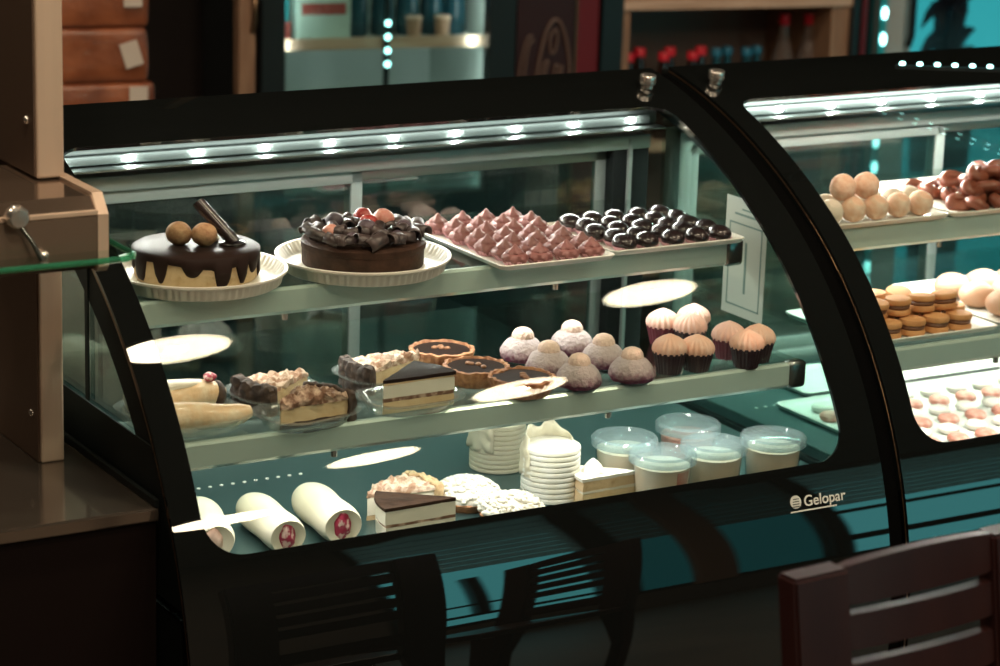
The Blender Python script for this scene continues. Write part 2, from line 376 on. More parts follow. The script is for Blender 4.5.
def make_case(label):
    T = thing('display_case', label, 'display case')
    inner = densify(rrect(OPU0, OPU1, OPS0, OPS1, [.055, .045, .035, .06]), .012)
    cx, cs = (OPU0 + OPU1) / 2, (OPS0 + OPS1) / 2
    outer = []
    for (u, s) in inner:                  # project on to the outer rectangle from the centre, per side
        fu = (u - OPU0) / (OPU1 - OPU0); fs = (s - OPS0) / (OPS1 - OPS0)
        du, ds = u - cx, s - cs
        k = min((((CW - cx) if du > 0 else cx) / abs(du)) if abs(du) > 1e-9 else 9e9, (((SMAX - cs) if ds > 0 else (cs - S_BOT)) / abs(ds)) if abs(ds) > 1e-9 else 9e9)
        outer.append((cx + du * k, cs + ds * k))
    # exact outer corners
    for c in ((0, S_BOT), (CW, S_BOT), (CW, SMAX), (0, SMAX)):
        i = min(range(len(outer)), key=lambda q: math.dist(outer[q], c)); outer[i] = c
    obj('black_border', sheet(outer, inner, 26, .006), 'black_gloss', T, sharp=60)
    # the clear pane: a grid clipped to the rounded opening
    bm = B(); n = len(inner); layers = []
    for off in (0., -.006):
        R = []; K = 40
        for k in range(K):
            t = k / K
            R.append([bm.verts.new(bend(u + (cx - u) * t, s + (cs - s) * t, off)) for u, s in inner])
        c = bm.verts.new(bend(cx, cs, off)); layers.append(R[0])
        for A, D in zip(R, R[1:]):
            for i in range(n):
                j = (i + 1) % n; bm.faces.new((A[i], A[j], D[j], D[i]))
        for i in range(n): bm.faces.new((R[-1][i], R[-1][(i + 1) % n], c))
    obj('front_glass', bm, 'case_glass', T, sharp=80)
    # end panels
    ss = [s_of_z(DK) + (SMAX - s_of_z(DK)) * i / 50 for i in range(51)]
    pr = [bend(0, s, -.008) for s in ss]
    for side, x in (('l', .006), ('r', CW - .012)):
        poly = [(p.y, p.z) for p in pr] + [(.79, pr[-1].z - .01), (.79, DK)]
        bm = B(); yzprism(bm, poly, x, x + .006); g = obj('end_panel', bm, 'side_glass', T, False)
        xo = x - .003 if side == 'l' else x + .006
        bm = B(); w = .055
        q = [bend(0, s, -.008) for s in ss]; q2 = [bend(0, s, -.008 - w) for s in ss]
        for i in range(50):
            yzprism(bm, [(q[i].y, q[i].z), (q[i + 1].y, q[i + 1].z), (q2[i + 1].y, q2[i + 1].z), (q2[i].y, q2[i].z)], xo, xo + .003)
        bmesh.ops.remove_doubles(bm, verts=bm.verts[:], dist=1e-5)
        obj('panel_border', bm, 'black_paint', g, False)
        # thin bronze tube imitating light caught on the glass edge by the end panel
        bm = B(); xx = .002 if side == 'l' else CW - .002
        tube(bm, [bend(xx, S_BOT + (SMAX - S_BOT) * i / 70, -.0085) for i in range(71)], .0022, 6)
        obj('lit_edge', bm, 'trim_bronze', T)
    # body
    bm = B(); box(bm, .004, CW - .004, .06, .795, .10, DK - .02); obj('base_cabinet', bm, 'black_paint', T, False)
    bm = B(); box(bm, .03, CW - .03, .09, .76, 0, .10); obj('plinth', bm, 'black_panel', T, False)
    bm = B(); box(bm, .012, CW - .012, .058, .79, DK - .02, DK, .003)
    dk = obj('deck', bm, 'deck', T, False)
    bm = B()
    for k in range(19):
        lathe(bm, [(.0032, 0), (.0032, .0015), (0, .0022)], 8, loc=(.06 + k * .02, .53, DK))
    obj('dot_row', bm, 'tray', dk)  # row of small pale raised dots
    yt, zt, _ = prof(SMAX)
    bm = B(); box(bm, .002, CW - .002, yt - .035, .80, zt - .035, zt - .008, .003); obj('top_beam', bm, 'black_paint', T, False)
    # light channel under the top with its strip of diodes
    bm = B(); box(bm, .03, CW - .03, .705, .78, 1.142, 1.172, .004); box(bm, .03, CW - .03, .70, .712, 1.155, 1.19, .003); box(bm, .03, CW - .03, .664, .712, 1.1495, 1.1525, .001)
    ch = obj('light_channel', bm, 'alu', T)
    bm = B(); box(bm, .05, CW - .05, .690, .700, 1.156, 1.172, .002); st = obj('led_strip', bm, 'alu', ch, False)
    for k in range(10):
        bm = B(); blob(bm, (.073 + k * .1185, .688, 1.164), (.0065, .004, .004), sub=2, amp=0); obj('diode', bm, 'led', st)
    # rear frame and its two sliding doors
    bm = B(); box(bm, .012, CW - .012, .74, .79, 1.10, 1.126, .004); box(bm, .012, CW - .012, .74, .79, DK, DK + .03, .003)
    box(bm, .012, .04, .74, .79, DK, 1.12, .003)
    rf = obj('rear_frame', bm, 'alu', T)
    bm = B(); box(bm, CW - .088, CW - .012, .745, .79, DK, 1.12, .003); obj('jamb', bm, 'black_paint', rf)
    bm = B(); box(bm, CW - .060, CW - .052, .738, .745, DK, 1.12, .001); obj('jamb_strip', bm, 'alu', rf)
    for x0, x1, y in ((.04, .640, .750), (.620, CW - .088, .768)):
        bm = B(); w = .022
        box(bm, x0, x0 + w, y, y + .014, DK + .03, 1.10, .002); box(bm, x1 - w, x1, y, y + .014, DK + .03, 1.10, .002)
        box(bm, x0, x1, y, y + .014, 1.078, 1.10, .002); box(bm, x0, x1, y, y + .014, DK + .03, DK + .055, .002)
        d = obj('sliding_door', bm, 'alu', T)
        bm = B(); box(bm, x0 + w, x1 - w, y + .004, y + .009, DK + .055, 1.078); obj('pane', bm, 'rear_glass', d, False)
    # two glass shelves on their rails
    for zs, yf, xr in ((SH1, .336, 1.135), (SH2, .166, 1.150)):
        bm = B(); box(bm, .03, xr, yf + .012, .70, zs - .008, zs, .001); sh = obj('shelf', bm, 'shelf_glass', T, False)
        bm = B()
        pts = [(yf, zs - .004), (yf + .003, zs), (yf + .014, zs - .001), (yf + .014, zs - .010), (yf + .02, zs - .040), (yf + .006, zs - .042), (yf, zs - .036)]
        yzprism(bm, pts, .03, xr - .03); bmesh.ops.recalc_face_normals(bm, faces=bm.faces[:])
        obj('front_rail', bm, 'rail', sh, sharp=25)
        for xa, xb in ((.018, .031), (xr - .031, xr + .006)):
            bm = B(); box(bm, xa, xb, yf - .002, yf + .024, zs - .044, zs + .002, .008, 3); obj('rail_cap', bm, 'dark_chrome', sh)
        bm = B()
        for k in range(3): box(bm, .03, xr, yf + .15 + k * .17, yf + .158 + k * .17, zs - .016, zs - .008)
        bm.free()
        for xb in (.3, .78):
            bm = B(); lathe(bm, [(.005, 0), (.005, -.010), (0, -.012)], 10, loc=(xb, yf + .012, zs - .042)); obj('rail_screw', bm, 'chrome', sh)
    # hinge knobs on the top glass
    for xk in (.045, CW - .062):
        sk = SMAX - .085; th = prof(sk)[2]
        bm = B(); lathe(bm, [(.011, 0), (.011, .007), (.0140, .0075), (.0145, .009), (.0145, .022), (.013, .024), (0, .024)], 32)
        for v in bm.verts: v.co = Matrix.Rotation(th * .5, 3, 'X') @ v.co + bend(xk, sk, 0)
        obj('hinge_knob', bm, 'chrome', T)
    # lettering with its round emblem
    sl = s_of_z(.660); thl = prof(sl)[2]; lg = thing('lettering', '', ''); del lg['label']; del lg['category']; lg.parent = T
    rotm = Matrix.Rotation(thl, 4, 'X')
    fc = bpy.data.curves.new('wordmark', 'FONT'); fc.body = 'Gelopar'; fc.size = .0245; fc.extrude = .0006; fc.offset = .0002; fc.space_character = 1.02; fc.shear = .08
    fo = bpy.data.objects.new('wordmark', fc); C.objects.link(fo)
    dg = bpy.context.evaluated_depsgraph_get(); me = bpy.data.meshes.new_from_object(fo.evaluated_get(dg)); bpy.data.objects.remove(fo)
    tm = Matrix.Translation(bend(1.066, sl - .002, .0012)) @ rotm
    me.transform(tm); me.materials.clear(); me.materials.append(M['logo'])
    wo = bpy.data.objects.new('wordmark', me); C.objects.link(wo); wo.parent = T
    bpy.data.objects.remove(lg)
    bm = B(); lathe(bm, [(0, 0), (.0105, 0), (.0105, .0012), (0, .0012)], 28, loc=(0, .003, 0))
    box(bm, -.012, .079, -.0135, -.0112, 0, .0012)
    for v in bm.verts: v.co = (Matrix.Translation(bend(1.051, sl + .004, .0006)) @ rotm) @ v.co
    obj('emblem', bm, 'logo', T, False)
    bm = B()
    for k in range(4):
        box(bm, -.008 + .001 * k, .006, -.005 + k * .004, -.0038 + k * .004, .0013, .0018)
    for v in bm.verts: v.co = (Matrix.Translation(bend(1.051, sl + .004, .0006)) @ rotm) @ v.co
    obj('emblem_stripes', bm, 'black_paint', T, False)
    return T
case1 = make_case('black curved-glass pastry display case in the middle holding cakes, tarts and cupcakes')
case2 = copy_tree(case1)
_q = [bend(0, s_of_z(DK) + (s_of_z(.868) - s_of_z(DK)) * i / 20, -.008) for i in range(21)]
bm = B(); yzprism(bm, [(p.y, p.z) for p in _q] + [(.79, .868), (.79, DK)], .0005, .0030); obj('lower_band', bm, 'black_paint', case1, False)
bm = B(); box(bm, .0005, .0030, .39, .402, .868, 1.11); obj('side_bar', bm, 'black_paint', case1, False); case2['label'] = 'black curved-glass pastry display case at the right edge holding cookies and sugar balls'
case2.location = (CW + .040, 0, 0)
bm = B(); ssj = [S_BOT + (SMAX - S_BOT) * i / 60 for i in range(61)]
for i in range(60):
    q = [prof(ssj[i]), prof(ssj[i + 1])]; c = [bend(0, ssj[i], -.014), bend(0, ssj[i + 1], -.014), bend(0, ssj[i + 1], -.07), bend(0, ssj[i], -.07)]
    yzprism(bm, [(p.y, p.z) for p in c], CW + .003, CW + .037)
box(bm, CW + .003, CW + .037, .014, .07, 0, .134)
bmesh.ops.remove_doubles(bm, verts=bm.verts[:], dist=1e-5); bmesh.ops.delete(bm, geom=[f for f in bm.faces if all(len(e.link_faces) > 2 for e in f.edges)], context='FACES')
o = obj('joint_strip', bm, 'seal', None); tag(o, 'black curved strip filling the gap between the two display cases', 'strip')
# light given by the strips
def area(name, loc, sx, sy, power, col, rot):
    l = bpy.data.lights.new(name, 'AREA'); l.shape = 'RECTANGLE'; l.size = sx; l.size_y = sy; l.energy = power; l.color = col
    o = bpy.data.objects.new(name, l); C.objects.link(o); o.location = loc; o.rotation_euler = rot; return o
for k, (x0, e) in enumerate(((0, 1.), (CW + .040, 3.2))):
    area('strip_light', (x0 + CW / 2, .685, 1.147), 1.1, .012, 7.4 * e, (1., .95, .86), (math.radians(-32), 0, 0))
    area('strip_glow', (x0 + CW / 2, .676, 1.170), 1.1, .012, .20 * e, (.95, 1., .96), (math.radians(75), 0, 0))
    area('rail_light', (x0 + .58, .362, SH1 - .046), 1.06, .01, (2.0 if k == 0 else 4.0), (1., .95, .86), (math.radians(12), 0, 0))
    area('rail_light', (x0 + .58, .192, SH2 - .046), 1.06, .01, (1.7 if k == 0 else 2.4), (1., .95, .86), (math.radians(12), 0, 0))

# notice stuck inside the right end of the first case
bm = B(); x = CW - .0135; box(bm, x - .0006, x, .376, .496, .858, 1.064); nt_ = thing('notice', 'pale framed notice sheet on the right end panel of the middle case', 'notice', (0, 0, 0))
obj('sheet', bm, 'paper', nt_, False)
bm = B(); xs = x - .001
for (y0, y1, z0, z1) in ((.388, .484, 1.018, 1.021), (.388, .484, .874, .877), (.388, .391, .874, 1.02), (.481, .484, .874, 1.02), (.402, .47, 1.034, 1.038), (.402, .45, 1.044, 1.047), (.43, .436, .90, .99)): box(bm, xs, xs + .0004, y0, y1, z0, z1)
obj('printing', bm, 'print', nt_, False)

# ------------------------------------------------------------------ left counter and steel stand
ct = thing('service_counter', 'dark brown counter with polished steel top at the left edge', 'counter', (0, 0, 0))
bm = B(); box(bm, -2.2, -.004, .128, 1.4, 0, .765); obj('counter_body', bm, 'counter_front', ct, False)
bm = B(); box(bm, -2.2, -.003, .118, 1.4, .765, .785, .003); obj('counter_top', bm, 'counter_top', ct, False)
bm = B(); box(bm, -.010, -.003, .118, 1.4, .785, .797, .001); obj('upstand', bm, 'black_paint', ct, False)

sd = thing('steel_stand', 'brushed steel stand with glass shelf on the left counter', 'stand', (-.07, .376, .785))
def PW(x, y, z): return W(x, y, z) - Vector((-.07, .376, .785))
a = PW(1.291, 3.46, -1.18); b = PW(1.327, 3.46, -.2); ua = PW(1.244, 3.335, 0); ub = PW(1.284, 3.335, 0)
bm = B(); box(bm, a.x, b.x, 0, .30, 0, .44, .003); ps = obj('post', bm, 'steel', sd, False)
bm = B(); box(bm, ua.x, ub.x, ua.y, .30, .452, 1.25, .003); obj('post', bm, 'steel', sd, False)
bm = B(); box(bm, ua.x - .0025, ua.x - .0002, ua.y + .004, .296, .456, 1.25); pu = obj('shaded_side', bm, 'steel_shaded', sd, False)  # dark sheet painting the shade on the post's side face
for yy, zz in ((.03, .53), (.03, .80)):
    bm = B(); blob(bm, (ua.x - .003, ua.y + yy, zz), (.004, .006, .006), sub=2, amp=0); obj('screw', bm, 'chrome', pu)
bm = B(); box(bm, a.x - .0025, a.x - .0002, .006, .294, .002, .44); pl = obj('shaded_side', bm, 'steel_shaded', sd, False)  # painted shade again, on the lower post
for yy, zz in ((.030, .07), (.030, .31)):
    bm = B(); blob(bm, (a.x - .003, yy, zz), (.004, .006, .006), sub=2, amp=0); obj('screw', bm, 'chrome', pl)
# steel box arm with a chamfered end
bm = B(); x0, x1 = PW(.75, 0, 0).x, PW(1.29, 0, 0).x; y0, y1 = PW(0, 3.2, 0).y, PW(0, 3.455, 0).y; z0, z1 = PW(0, 0, -.828).z, PW(0, 0, -.73).z
prof_pts = [(y1, z1), (y0 + .02, z1), (y0, z1 - .02), (y0, z0 + .006), (y0 + .006, z0), (y1, z0)]
yzprism(bm, prof_pts, x0, x1 - .012); ar = obj('arm', bm, 'arm_steel', sd, False)
bm = B(); rim = [(y0 - .004, z1 - .022), (y0 + .018, z1 + .004), (y1, z1 + .004), (y1, z1 - .008), (y0 + .022, z1 - .008), (y0 + .008, z1 - .026), (y0 + .008, z0 + .01), (y1, z0 + .01), (y1, z0 - .004), (y0 + .004, z0 - .004), (y0 - .004, z0 + .004)]
yzprism(bm, rim, x1 - .013, x1 + .002); obj('end_rim', bm, 'steel', sd, False)
bm = B(); box(bm, x0, x1 - .012, y0 - .003, y0 + .004, z0 + .012, z1 - .024); obj('front_plate', bm, 'brushed_plate', sd, False)
bm = B(); box(bm, x0, x1 - .012, y0 - .003, y0 + .003, z1 - .023, z1 - .016, .001); obj('edge_strip', bm, 'steel', sd, False)
zg = PW(0, 0, -.806).z
bm = B(); prism(bm, rrect(x0, PW(1.320, 0, 0).x, y0 - .045, y0 + .16, [.03, .03, .002, .002]), zg - .005, zg + .004)
gs = obj('glass_shelf', bm, 'side_glass', sd, False)
bm = B(); pth = [(x0, y0 - .046, zg), ] + [(p[0] + 0, p[1], zg) for p in rrect(x0, PW(1.320, 0, 0).x, y0 - .046, y0 + .16, [.03, .03, .002, .002])[:18]]
tube(bm, pth, .0042, 8); obj('glass_edge', bm, 'edge_glass', gs)
bm = B(); kx = PW(1.160, 0, 0).x; lathe(bm, [(0, 0), (.013, 0), (.0155, .003), (.0155, .016), (.012, .021), (0, .022)], 24, mod=lambda a, r, z: r * (1 + .04 * math.cos(10 * a)))
for v in bm.verts: v.co = Matrix.Rotation(PI / 2, 3, 'X') @ v.co + Vector((kx, y0 - .004, zg + .062))
obj('clamp_knob', bm, 'chrome', sd)
bm = B(); tube(bm, [(kx + .004, y0 - .012, zg + .05), (kx + .018, y0 - .02, zg + .028), (kx + .03, y0 - .024, zg + .004)], [.003, .003, .004], 10); obj('clamp_arm', bm, 'dark_chrome', sd)
bm = B(); blob(bm, (kx + .036, y0 - .012, zg + .008), (.008, .008, .006), sub=2, amp=0); obj('clamp_screw', bm, 'chrome', sd)
bm = B(); tube(bm, [(kx - .05, y0 + .07, z1 + .010), (kx - .012, y0 + .07, z1 + .010)], .010, 14); obj('tap_stub', bm, 'trim_bronze', sd)

# ------------------------------------------------------------------ upper shelf: cakes and trays
def flute(n, amp): return lambda a, r, z: r * (1 + amp * math.cos(n * a))
def cake_plate(label, x, y):
    T = thing('cake_plate', label, 'plate', W(x, y, 0) + Vector((0, 0, SH1 - 1.965)), 0, 'ribbed white cake plates')
    def md(a, r, z):
        k = 1. if z < .003 or z > .0185 else 1 + .012 * (1 if math.sin(72 * a) > 0 else -1)
        return r * k
    bm = B(); lathe(bm, [(.112, 0), (.122, .0015), (.126, .005), (.129, .018), (.134, .021), (.137, .023), (.137, .026), (.132, .026), (.122, .012), (.116, .009), (0, .009)], 288, mod=md)
    obj('dish', bm, 'plate', T, sharp=50); return T
def at1(x, y, dz=0.): p = W(x, y, 0); return Vector((p.x, p.y, SH1 + dz))
cake_plate('ribbed white plate under the drip cake', 1.556, 3.50)
cake_plate('ribbed white plate under the cake heaped with berries', 1.828, 3.482)
# drip cake
ck = thing('drip_cake', 'round cake with dark chocolate drips, two truffles and a chocolate wafer stick', 'cake', at1(1.560, 3.512, .009))
bm = B(); lathe(bm, [(.090, 0), (.093, .004), (.093, .044), (.088, .048), (0, .048)], 72); obj('cake_body', bm, 'sponge', ck)
bm = B(); dn = 144; random.seed(4)
drip = []
for i in range(dn):
    a = 2 * PI * i / dn; v = .014 + .004 * math.sin(3 * a)
    for (c, wd, ln) in [(k * 2 * PI / 15 + .12 * math.sin(k * 5.3), .10 + .05 * abs(math.sin(k * 2.1)), (.034, .020, .046, .030, .016, .040)[k % 6]) for k in range(15)]:
        d = abs((a - c + PI) % (2 * PI) - PI)
        if d < wd: v = max(v, .014 + ln * math.sqrt(max(0, 1 - (d / wd) ** 2)) ** .8)
    drip.append(min(v, .046))
rows = []
for t in (1, .85, .5, 0):
    rows.append([bm.verts.new(((.0965 if t < 1 else .0935) * math.cos(2 * PI * i / dn), (.0965 if t < 1 else .0935) * math.sin(2 * PI * i / dn), .050 - drip[i] * t)) for i in range(dn)])
rows.append([bm.verts.new((.091 * math.cos(2 * PI * i / dn), .091 * math.sin(2 * PI * i / dn), .0535)) for i in range(dn)])
rows.append([bm.verts.new((.05 * math.cos(2 * PI * i / dn), .05 * math.sin(2 * PI * i / dn), .0535)) for i in range(dn)])
for A, D in zip(rows, rows[1:]):
    for i in range(dn): bm.faces.new((A[i], A[(i + 1) % dn], D[(i + 1) % dn], D[i]))
bm.faces.new(rows[-1]); obj('chocolate_glaze', bm, 'choc', ck, sharp=60)
for (x, y, r) in ((-.024, .010, .0200), (.008, -.012, .0200)):
    bm = B(); blob(bm, (x, y, .054 + r * .9), (r, r, r), seed=x * 99, amp=.06, freq=60); obj('truffle', bm, 'truffle', ck)
bm = B(); blob(bm, (.030, .012, .059), (.012, .010, .008), amp=.2, freq=60); obj('cream_dab', bm, 'cream', ck)
bm = B(); tube(bm, [(.050, -.030, .058), (.012, .020, .120)], .0105, 20); obj('wafer_stick', bm, 'choc_dark', ck)
bm = B(); blob(bm, (.048, -.024, .055), (.022, .014, .006), amp=.1, freq=30); obj('cream_swirl', bm, 'choc_dark', ck)
ck.scale = (1, 1, .90)
# berry cake
bc = thing('berry_chocolate_cake', 'chocolate cake heaped with dark chocolate curls and berries', 'cake', at1(1.832, 3.490, .009))
bm = B(); lathe(bm, [(.094, 0), (.095, .003), (.095, .031), (.092, .034), (0, .034)], 72); obj('cake_body', bm, 'choc_mat', bc)
bm = B(); lathe(bm, [(.0955, .026), (.097, .028), (.097, .036), (.092, .039), (0, .040)], 72, mod=lambda a, r, z: r * (1 + .008 * math.sin(9 * a))); obj('glaze_rim', bm, 'choc_mat', bc)
random.seed(8)
for k in range(44):
    a = 2 * PI * k / 44 + random.uniform(-.1, .1); r = random.uniform(.072, .090) if k % 3 else random.uniform(.02, .06)
    bm = B(); ln = random.uniform(.020, .034); rad = random.uniform(.009, .013); N = 12; ax = random.uniform(-.8, .8)
    rot = Matrix.Rotation(a + PI / 2 + ax, 3, 'Z') @ Matrix.Rotation(random.uniform(-.5, .5), 3, 'Y') @ Matrix.Rotation(random.uniform(-.6, .6), 3, 'X')
    g = []
    for i in range(N + 1):
        t = -.3 + 4.0 * i / N; rr = rad * (1 - .12 * t / 4)
        g.append([bm.verts.new(rot @ Vector((u * ln, rr * math.cos(t), rr * math.sin(t))) + Vector((r * math.cos(a), r * math.sin(a), .046 + (.004 if k % 3 else .010)))) for u in (-.5, 0, .5)])
    for A, D in zip(g, g[1:]):
        for i in range(2): bm.faces.new((A[i], A[i + 1], D[i + 1], D[i]))
    o = obj('chocolate_curl', bm, 'choc_curl', bc); s_ = o.modifiers.new('thick', 'SOLIDIFY'); s_.thickness = .002
for (x, y, z, r, m) in ((-.010, -.030, .062, .015, 'berry_blue'), (.006, -.005, .064, .014, 'berry_red'), (.036, .002, .066, .017, 'berry_pink'), (-.062, -.010, .056, .013, 'berry_pink'), (-.035, .03, .062, .015, 'berry_blue'), (.02, .04, .063, .015, 'berry_red'), (-.045, -.05, .052, .011, 'berry_blue'), (.058, -.025, .058, .012, 'berry_blue'), (-.005, -.062, .050, .010, 'berry_pink'), (.03, -.055, .051, .010, 'berry_blue')):
    bm = B(); blob(bm, (x, y, z), (r, r, r * .92), seed=x * 77, amp=.10, freq=110); obj('berry', bm, m, bc)
# two trays of bonbons
def flat_tray(name, label, x0, x1, y0, y1, zz, group=None, lip=.010, mat_='tray'):
    cx, cy = (x0 + x1) / 2, (y0 + y1) / 2; T = thing(name, label, 'tray', Vector((cx, cy, zz)), 0, group)
    hx, hy = (x1 - x0) / 2, (y1 - y0) / 2; bm = B()
    R = []
    for d, z in ((-.012, 0), (-.004, .003), (0, lip), (-.002, lip + .0012), (-.007, .006), (-.015, .003)):
        R.append([bm.verts.new((x, y, z)) for x, y in rrect(-hx - d, hx + d, -hy - d, hy + d, .012, 6)])
    # (negative d shrinks)
    for i, (d, z) in enumerate(((-.012, 0), (-.004, .003), (0, lip), (-.002, lip + .0012), (-.007, .006), (-.015, .003))):
        for v, (x, y) in zip(R[i], rrect(-hx - d, hx + d, -hy - d, hy + d, .012, 6)): v.co = Vector((x, y, z))
    n = len(R[0])
    for A, D in zip(R, R[1:]):
        for i in range(n): bm.faces.new((A[i], A[(i + 1) % n], D[(i + 1) % n], D[i]))
    bm.faces.new(R[0][::-1]); bm.faces.new(R[-1]); obj('pan', bm, mat_, T); return T
tA = flat_tray('pastry_tray', 'white tray of brown mousse bonbons on the upper shelf', .645, .858, .288, .605, SH1)
tB = flat_tray('pastry_tray', 'white tray of dark glazed bonbons on the upper shelf', .862, 1.126, .308, .535, SH1)
ORD = ['front', 'second', 'third', 'fourth', 'fifth', 'sixth', 'seventh', 'back']
COL = ['leftmost', 'second from left', 'third from left', 'fourth from left', 'fifth from left', 'sixth from left']
def rowname(r, n): return 'front row' if r == 0 else ('back row' if r == n - 1 else ORD[r] + ' row from the front')
def mousse():
    T = thing('mousse_bonbon', '', 'bonbon', (0, 0, 0), 0, 'brown mousse bonbons')
    bm = B(); lathe(bm, [(.013, 0), (.0195, .010), (.0185, .010), (.013, .002), (0, .002)], 40, mod=lambda a, r, z: r * (1 + .05 * math.cos(20 * a))); obj('paper_cup', bm, 'pink_cup', T)
    def sw(a, r, z): return r * (1 + .10 * math.cos(7 * a + z * 260))
    bm = B(); lathe(bm, [(.014, .003), (.0190, .009), (.0200, .015), (.0175, .0205), (.0135, .0225), (.0130, .0255), (.0095, .0295), (.0055, .032), (.0030, .037), (0, .040)], 42, mod=sw); obj('mousse', bm, 'mousse', T)
    return T
m0 = mousse(); m0.scale = (1.06, 1.06, .86); first = True; random.seed(2)
for r in range(7):
    for c in range(4):
        x = .682 + c * .0475 + random.uniform(-.003, .003) + (.010 if r % 2 else 0); y = .316 + r * .0415 + random.uniform(-.003, .003)
        lab = 'brown peaked mousse bonbon on tray, %s, %s' % (rowname(r, 7), COL[c])
        if first: m0['label'] = lab; m0.location = (x, y, SH1 + .003); first = False
        else: again(m0, lab, (x, y, SH1 + .003), random.uniform(0, 6))
def glazed():
    T = thing('glazed_bonbon', '', 'bonbon', (0, 0, 0), 0, 'dark glazed bonbons')
    bm = B(); lathe(bm, [(.015, 0), (.0225, .011), (.0215, .011), (.014, .002), (0, .002)], 40, mod=lambda a, r, z: r * (1 + .05 * math.cos(20 * a))); obj('paper_cup', bm, 'pink_cup', T)
    bm = B(); blob(bm, (0, 0, .018), (.0215, .0255, .0185), amp=.07, freq=40, flat=-.014); obj('dark_glaze', bm, 'choc_dark', T)
    return T
g0 = glazed(); g0.scale = (.92, .92, .76); first = True
for r in range(5):
    for c in range(5):
        x = .900 + c * .046 + random.uniform(-.003, .003) + (.008 if r % 2 else 0); y = .334 + r * .042 + random.uniform(-.003, .003)
        lab = 'shiny dark chocolate bonbon on white tray, %s, %s' % (rowname(r, 5), COL[c])
        if first: g0['label'] = lab; g0.location = (x, y, SH1 + .003); first = False
        else: again(g0, lab, (x, y, SH1 + .003), random.uniform(-.5, .1))

# ------------------------------------------------------------------ middle shelf
def at2(x, y, dz=0.): p = W(x, y, 0); return Vector((p.x, p.y, SH2 + dz))
def clear_dish(label, x, y, rz, L=.15, Wd=.105):
    T = thing('clear_dish', label, 'dish', at2(x, y), rz, 'clear plastic pastry dishes'); bm = B()
    R = []
    for d, z in ((-.012, .0), (-.010, .002), (-.003, .018), (.004, .019), (.005, .021), (-.001, .021), (-.006, .018), (-.013, .0025)):
        R.append([bm.verts.new((p[0], p[1], z)) for p in rrect(-L / 2 - d, L / 2 + d, -Wd / 2 - d, Wd / 2 + d, .045, 8)])
    n = len(R[0])
    for A, D in zip(R, R[1:]):
        for i in range(n): bm.faces.new((A[i], A[(i + 1) % n], D[(i + 1) % n], D[i]))
    bm.faces.new(R[0][::-1]); bm.faces.new(R[-1]); obj('shell', bm, 'plastic', T); return T
def wedge(bm, L, ang, z0, z1, amp=0., seed=0, nr=14, na=10, nz=5, dome=0., freq=60., tipz=0.):
    """a slice with its tip at the origin, widening along +x"""
    def P(i, j, k):
        t = i / nr; r = .003 + (L - .003) * t; a = -ang / 2 + ang * j / na; z = z0 + (z1 + dome * math.sin(PI * min(1, .15 + .85 * t)) * math.sin(PI * (.15 + .7 * j / na)) + tipz * t - z0) * k / nz
        p = Vector((r * math.cos(a), r * math.sin(a), z))
        if amp and (k == nz or i in (nr,) or j in (0, na)):
            d = noise.noise(p * freq + Vector((seed, 0, 0))) * amp
            if k == nz: p.z += d + .5 * amp * noise.noise(p * freq * 2.3)
            if j in (0, na): p.y += d * .5
            if i == nr: p.x += d
        return p
    V = {}
    for i in range(nr + 1):
        for j in range(na + 1):
            for k in range(nz + 1):
                if i in (0, nr) or j in (0, na) or k in (0, nz): V[i, j, k] = bm.verts.new(P(i, j, k))
    for i in range(nr):
        for j in range(na):
            for k in (0, nz): bm.faces.new((V[i, j, k], V[i + 1, j, k], V[i + 1, j + 1, k], V[i, j + 1, k]))
    for i in range(nr):
        for k in range(nz):
            for j in (0, na): bm.faces.new((V[i, j, k], V[i + 1, j, k], V[i + 1, j, k + 1], V[i, j, k + 1]))
    for j in range(na):
        for k in range(nz):
            for i in (0, nr): bm.faces.new((V[i, j, k], V[i, j + 1, k], V[i, j + 1, k + 1], V[i, j, k + 1]))
    return bm
def shift(bm, dx, dy=0, dz=0):
    for v in bm.verts: v.co += Vector((dx, dy, dz))
    return bm
def pie_slice(label, loc, rz, L=.11, ang=.75, h=.034, top='crumb', dome=.010, seed=1, fill='custard', crust='crust'):
    T = thing('pie_slice', label, 'pie slice', loc, rz)
    obj('crust', shift(wedge(B(), L, ang, 0, .008, .003, seed), -L / 2), crust, T)
    bm = B(); wedge(bm, L, ang, .0, h + .006, .006, seed + 3, nr=44, na=34, nz=10, freq=90.); 
    bmesh.ops.delete(bm, geom=[v for v in bm.verts if math.hypot(v.co.x, v.co.y) < L * .90], context='VERTS'); shift(bm, -L / 2 + .004)
    o = obj('rim_crust', bm, crust, T); md = o.modifiers.new('thick', 'SOLIDIFY'); md.thickness = .005; md.offset = 1
    obj('filling', shift(wedge(B(), L - .006, ang - .02, .008, h, .001, seed + 1), -L / 2 + .001), fill, T)
    obj('topping', shift(wedge(B(), L - .002, ang + .01, h, h + .005, .008, seed + 2, nr=30, na=20, dome=dome, freq=95.), -L / 2), top, T)
    return T
# dishes, then what lies in them
clear_dish('clear plastic dish under the pale glazed slices at the left', 1.470, 3.350, .15, .16, .17)
clear_dish('clear plastic dish under the crumb pie slice with black crust', 1.638, 3.388, .1, .14, .12)
clear_dish('clear plastic dish under the nutty crumb pie slice', 1.630, 3.276, .2, .15, .11)
clear_dish('clear plastic dish under the crumb slice at the back', 1.835, 3.415, .1, .145, .12)
clear_dish('clear plastic dish under the layered slice with dark glaze', 1.808, 3.284, .05, .155, .11)
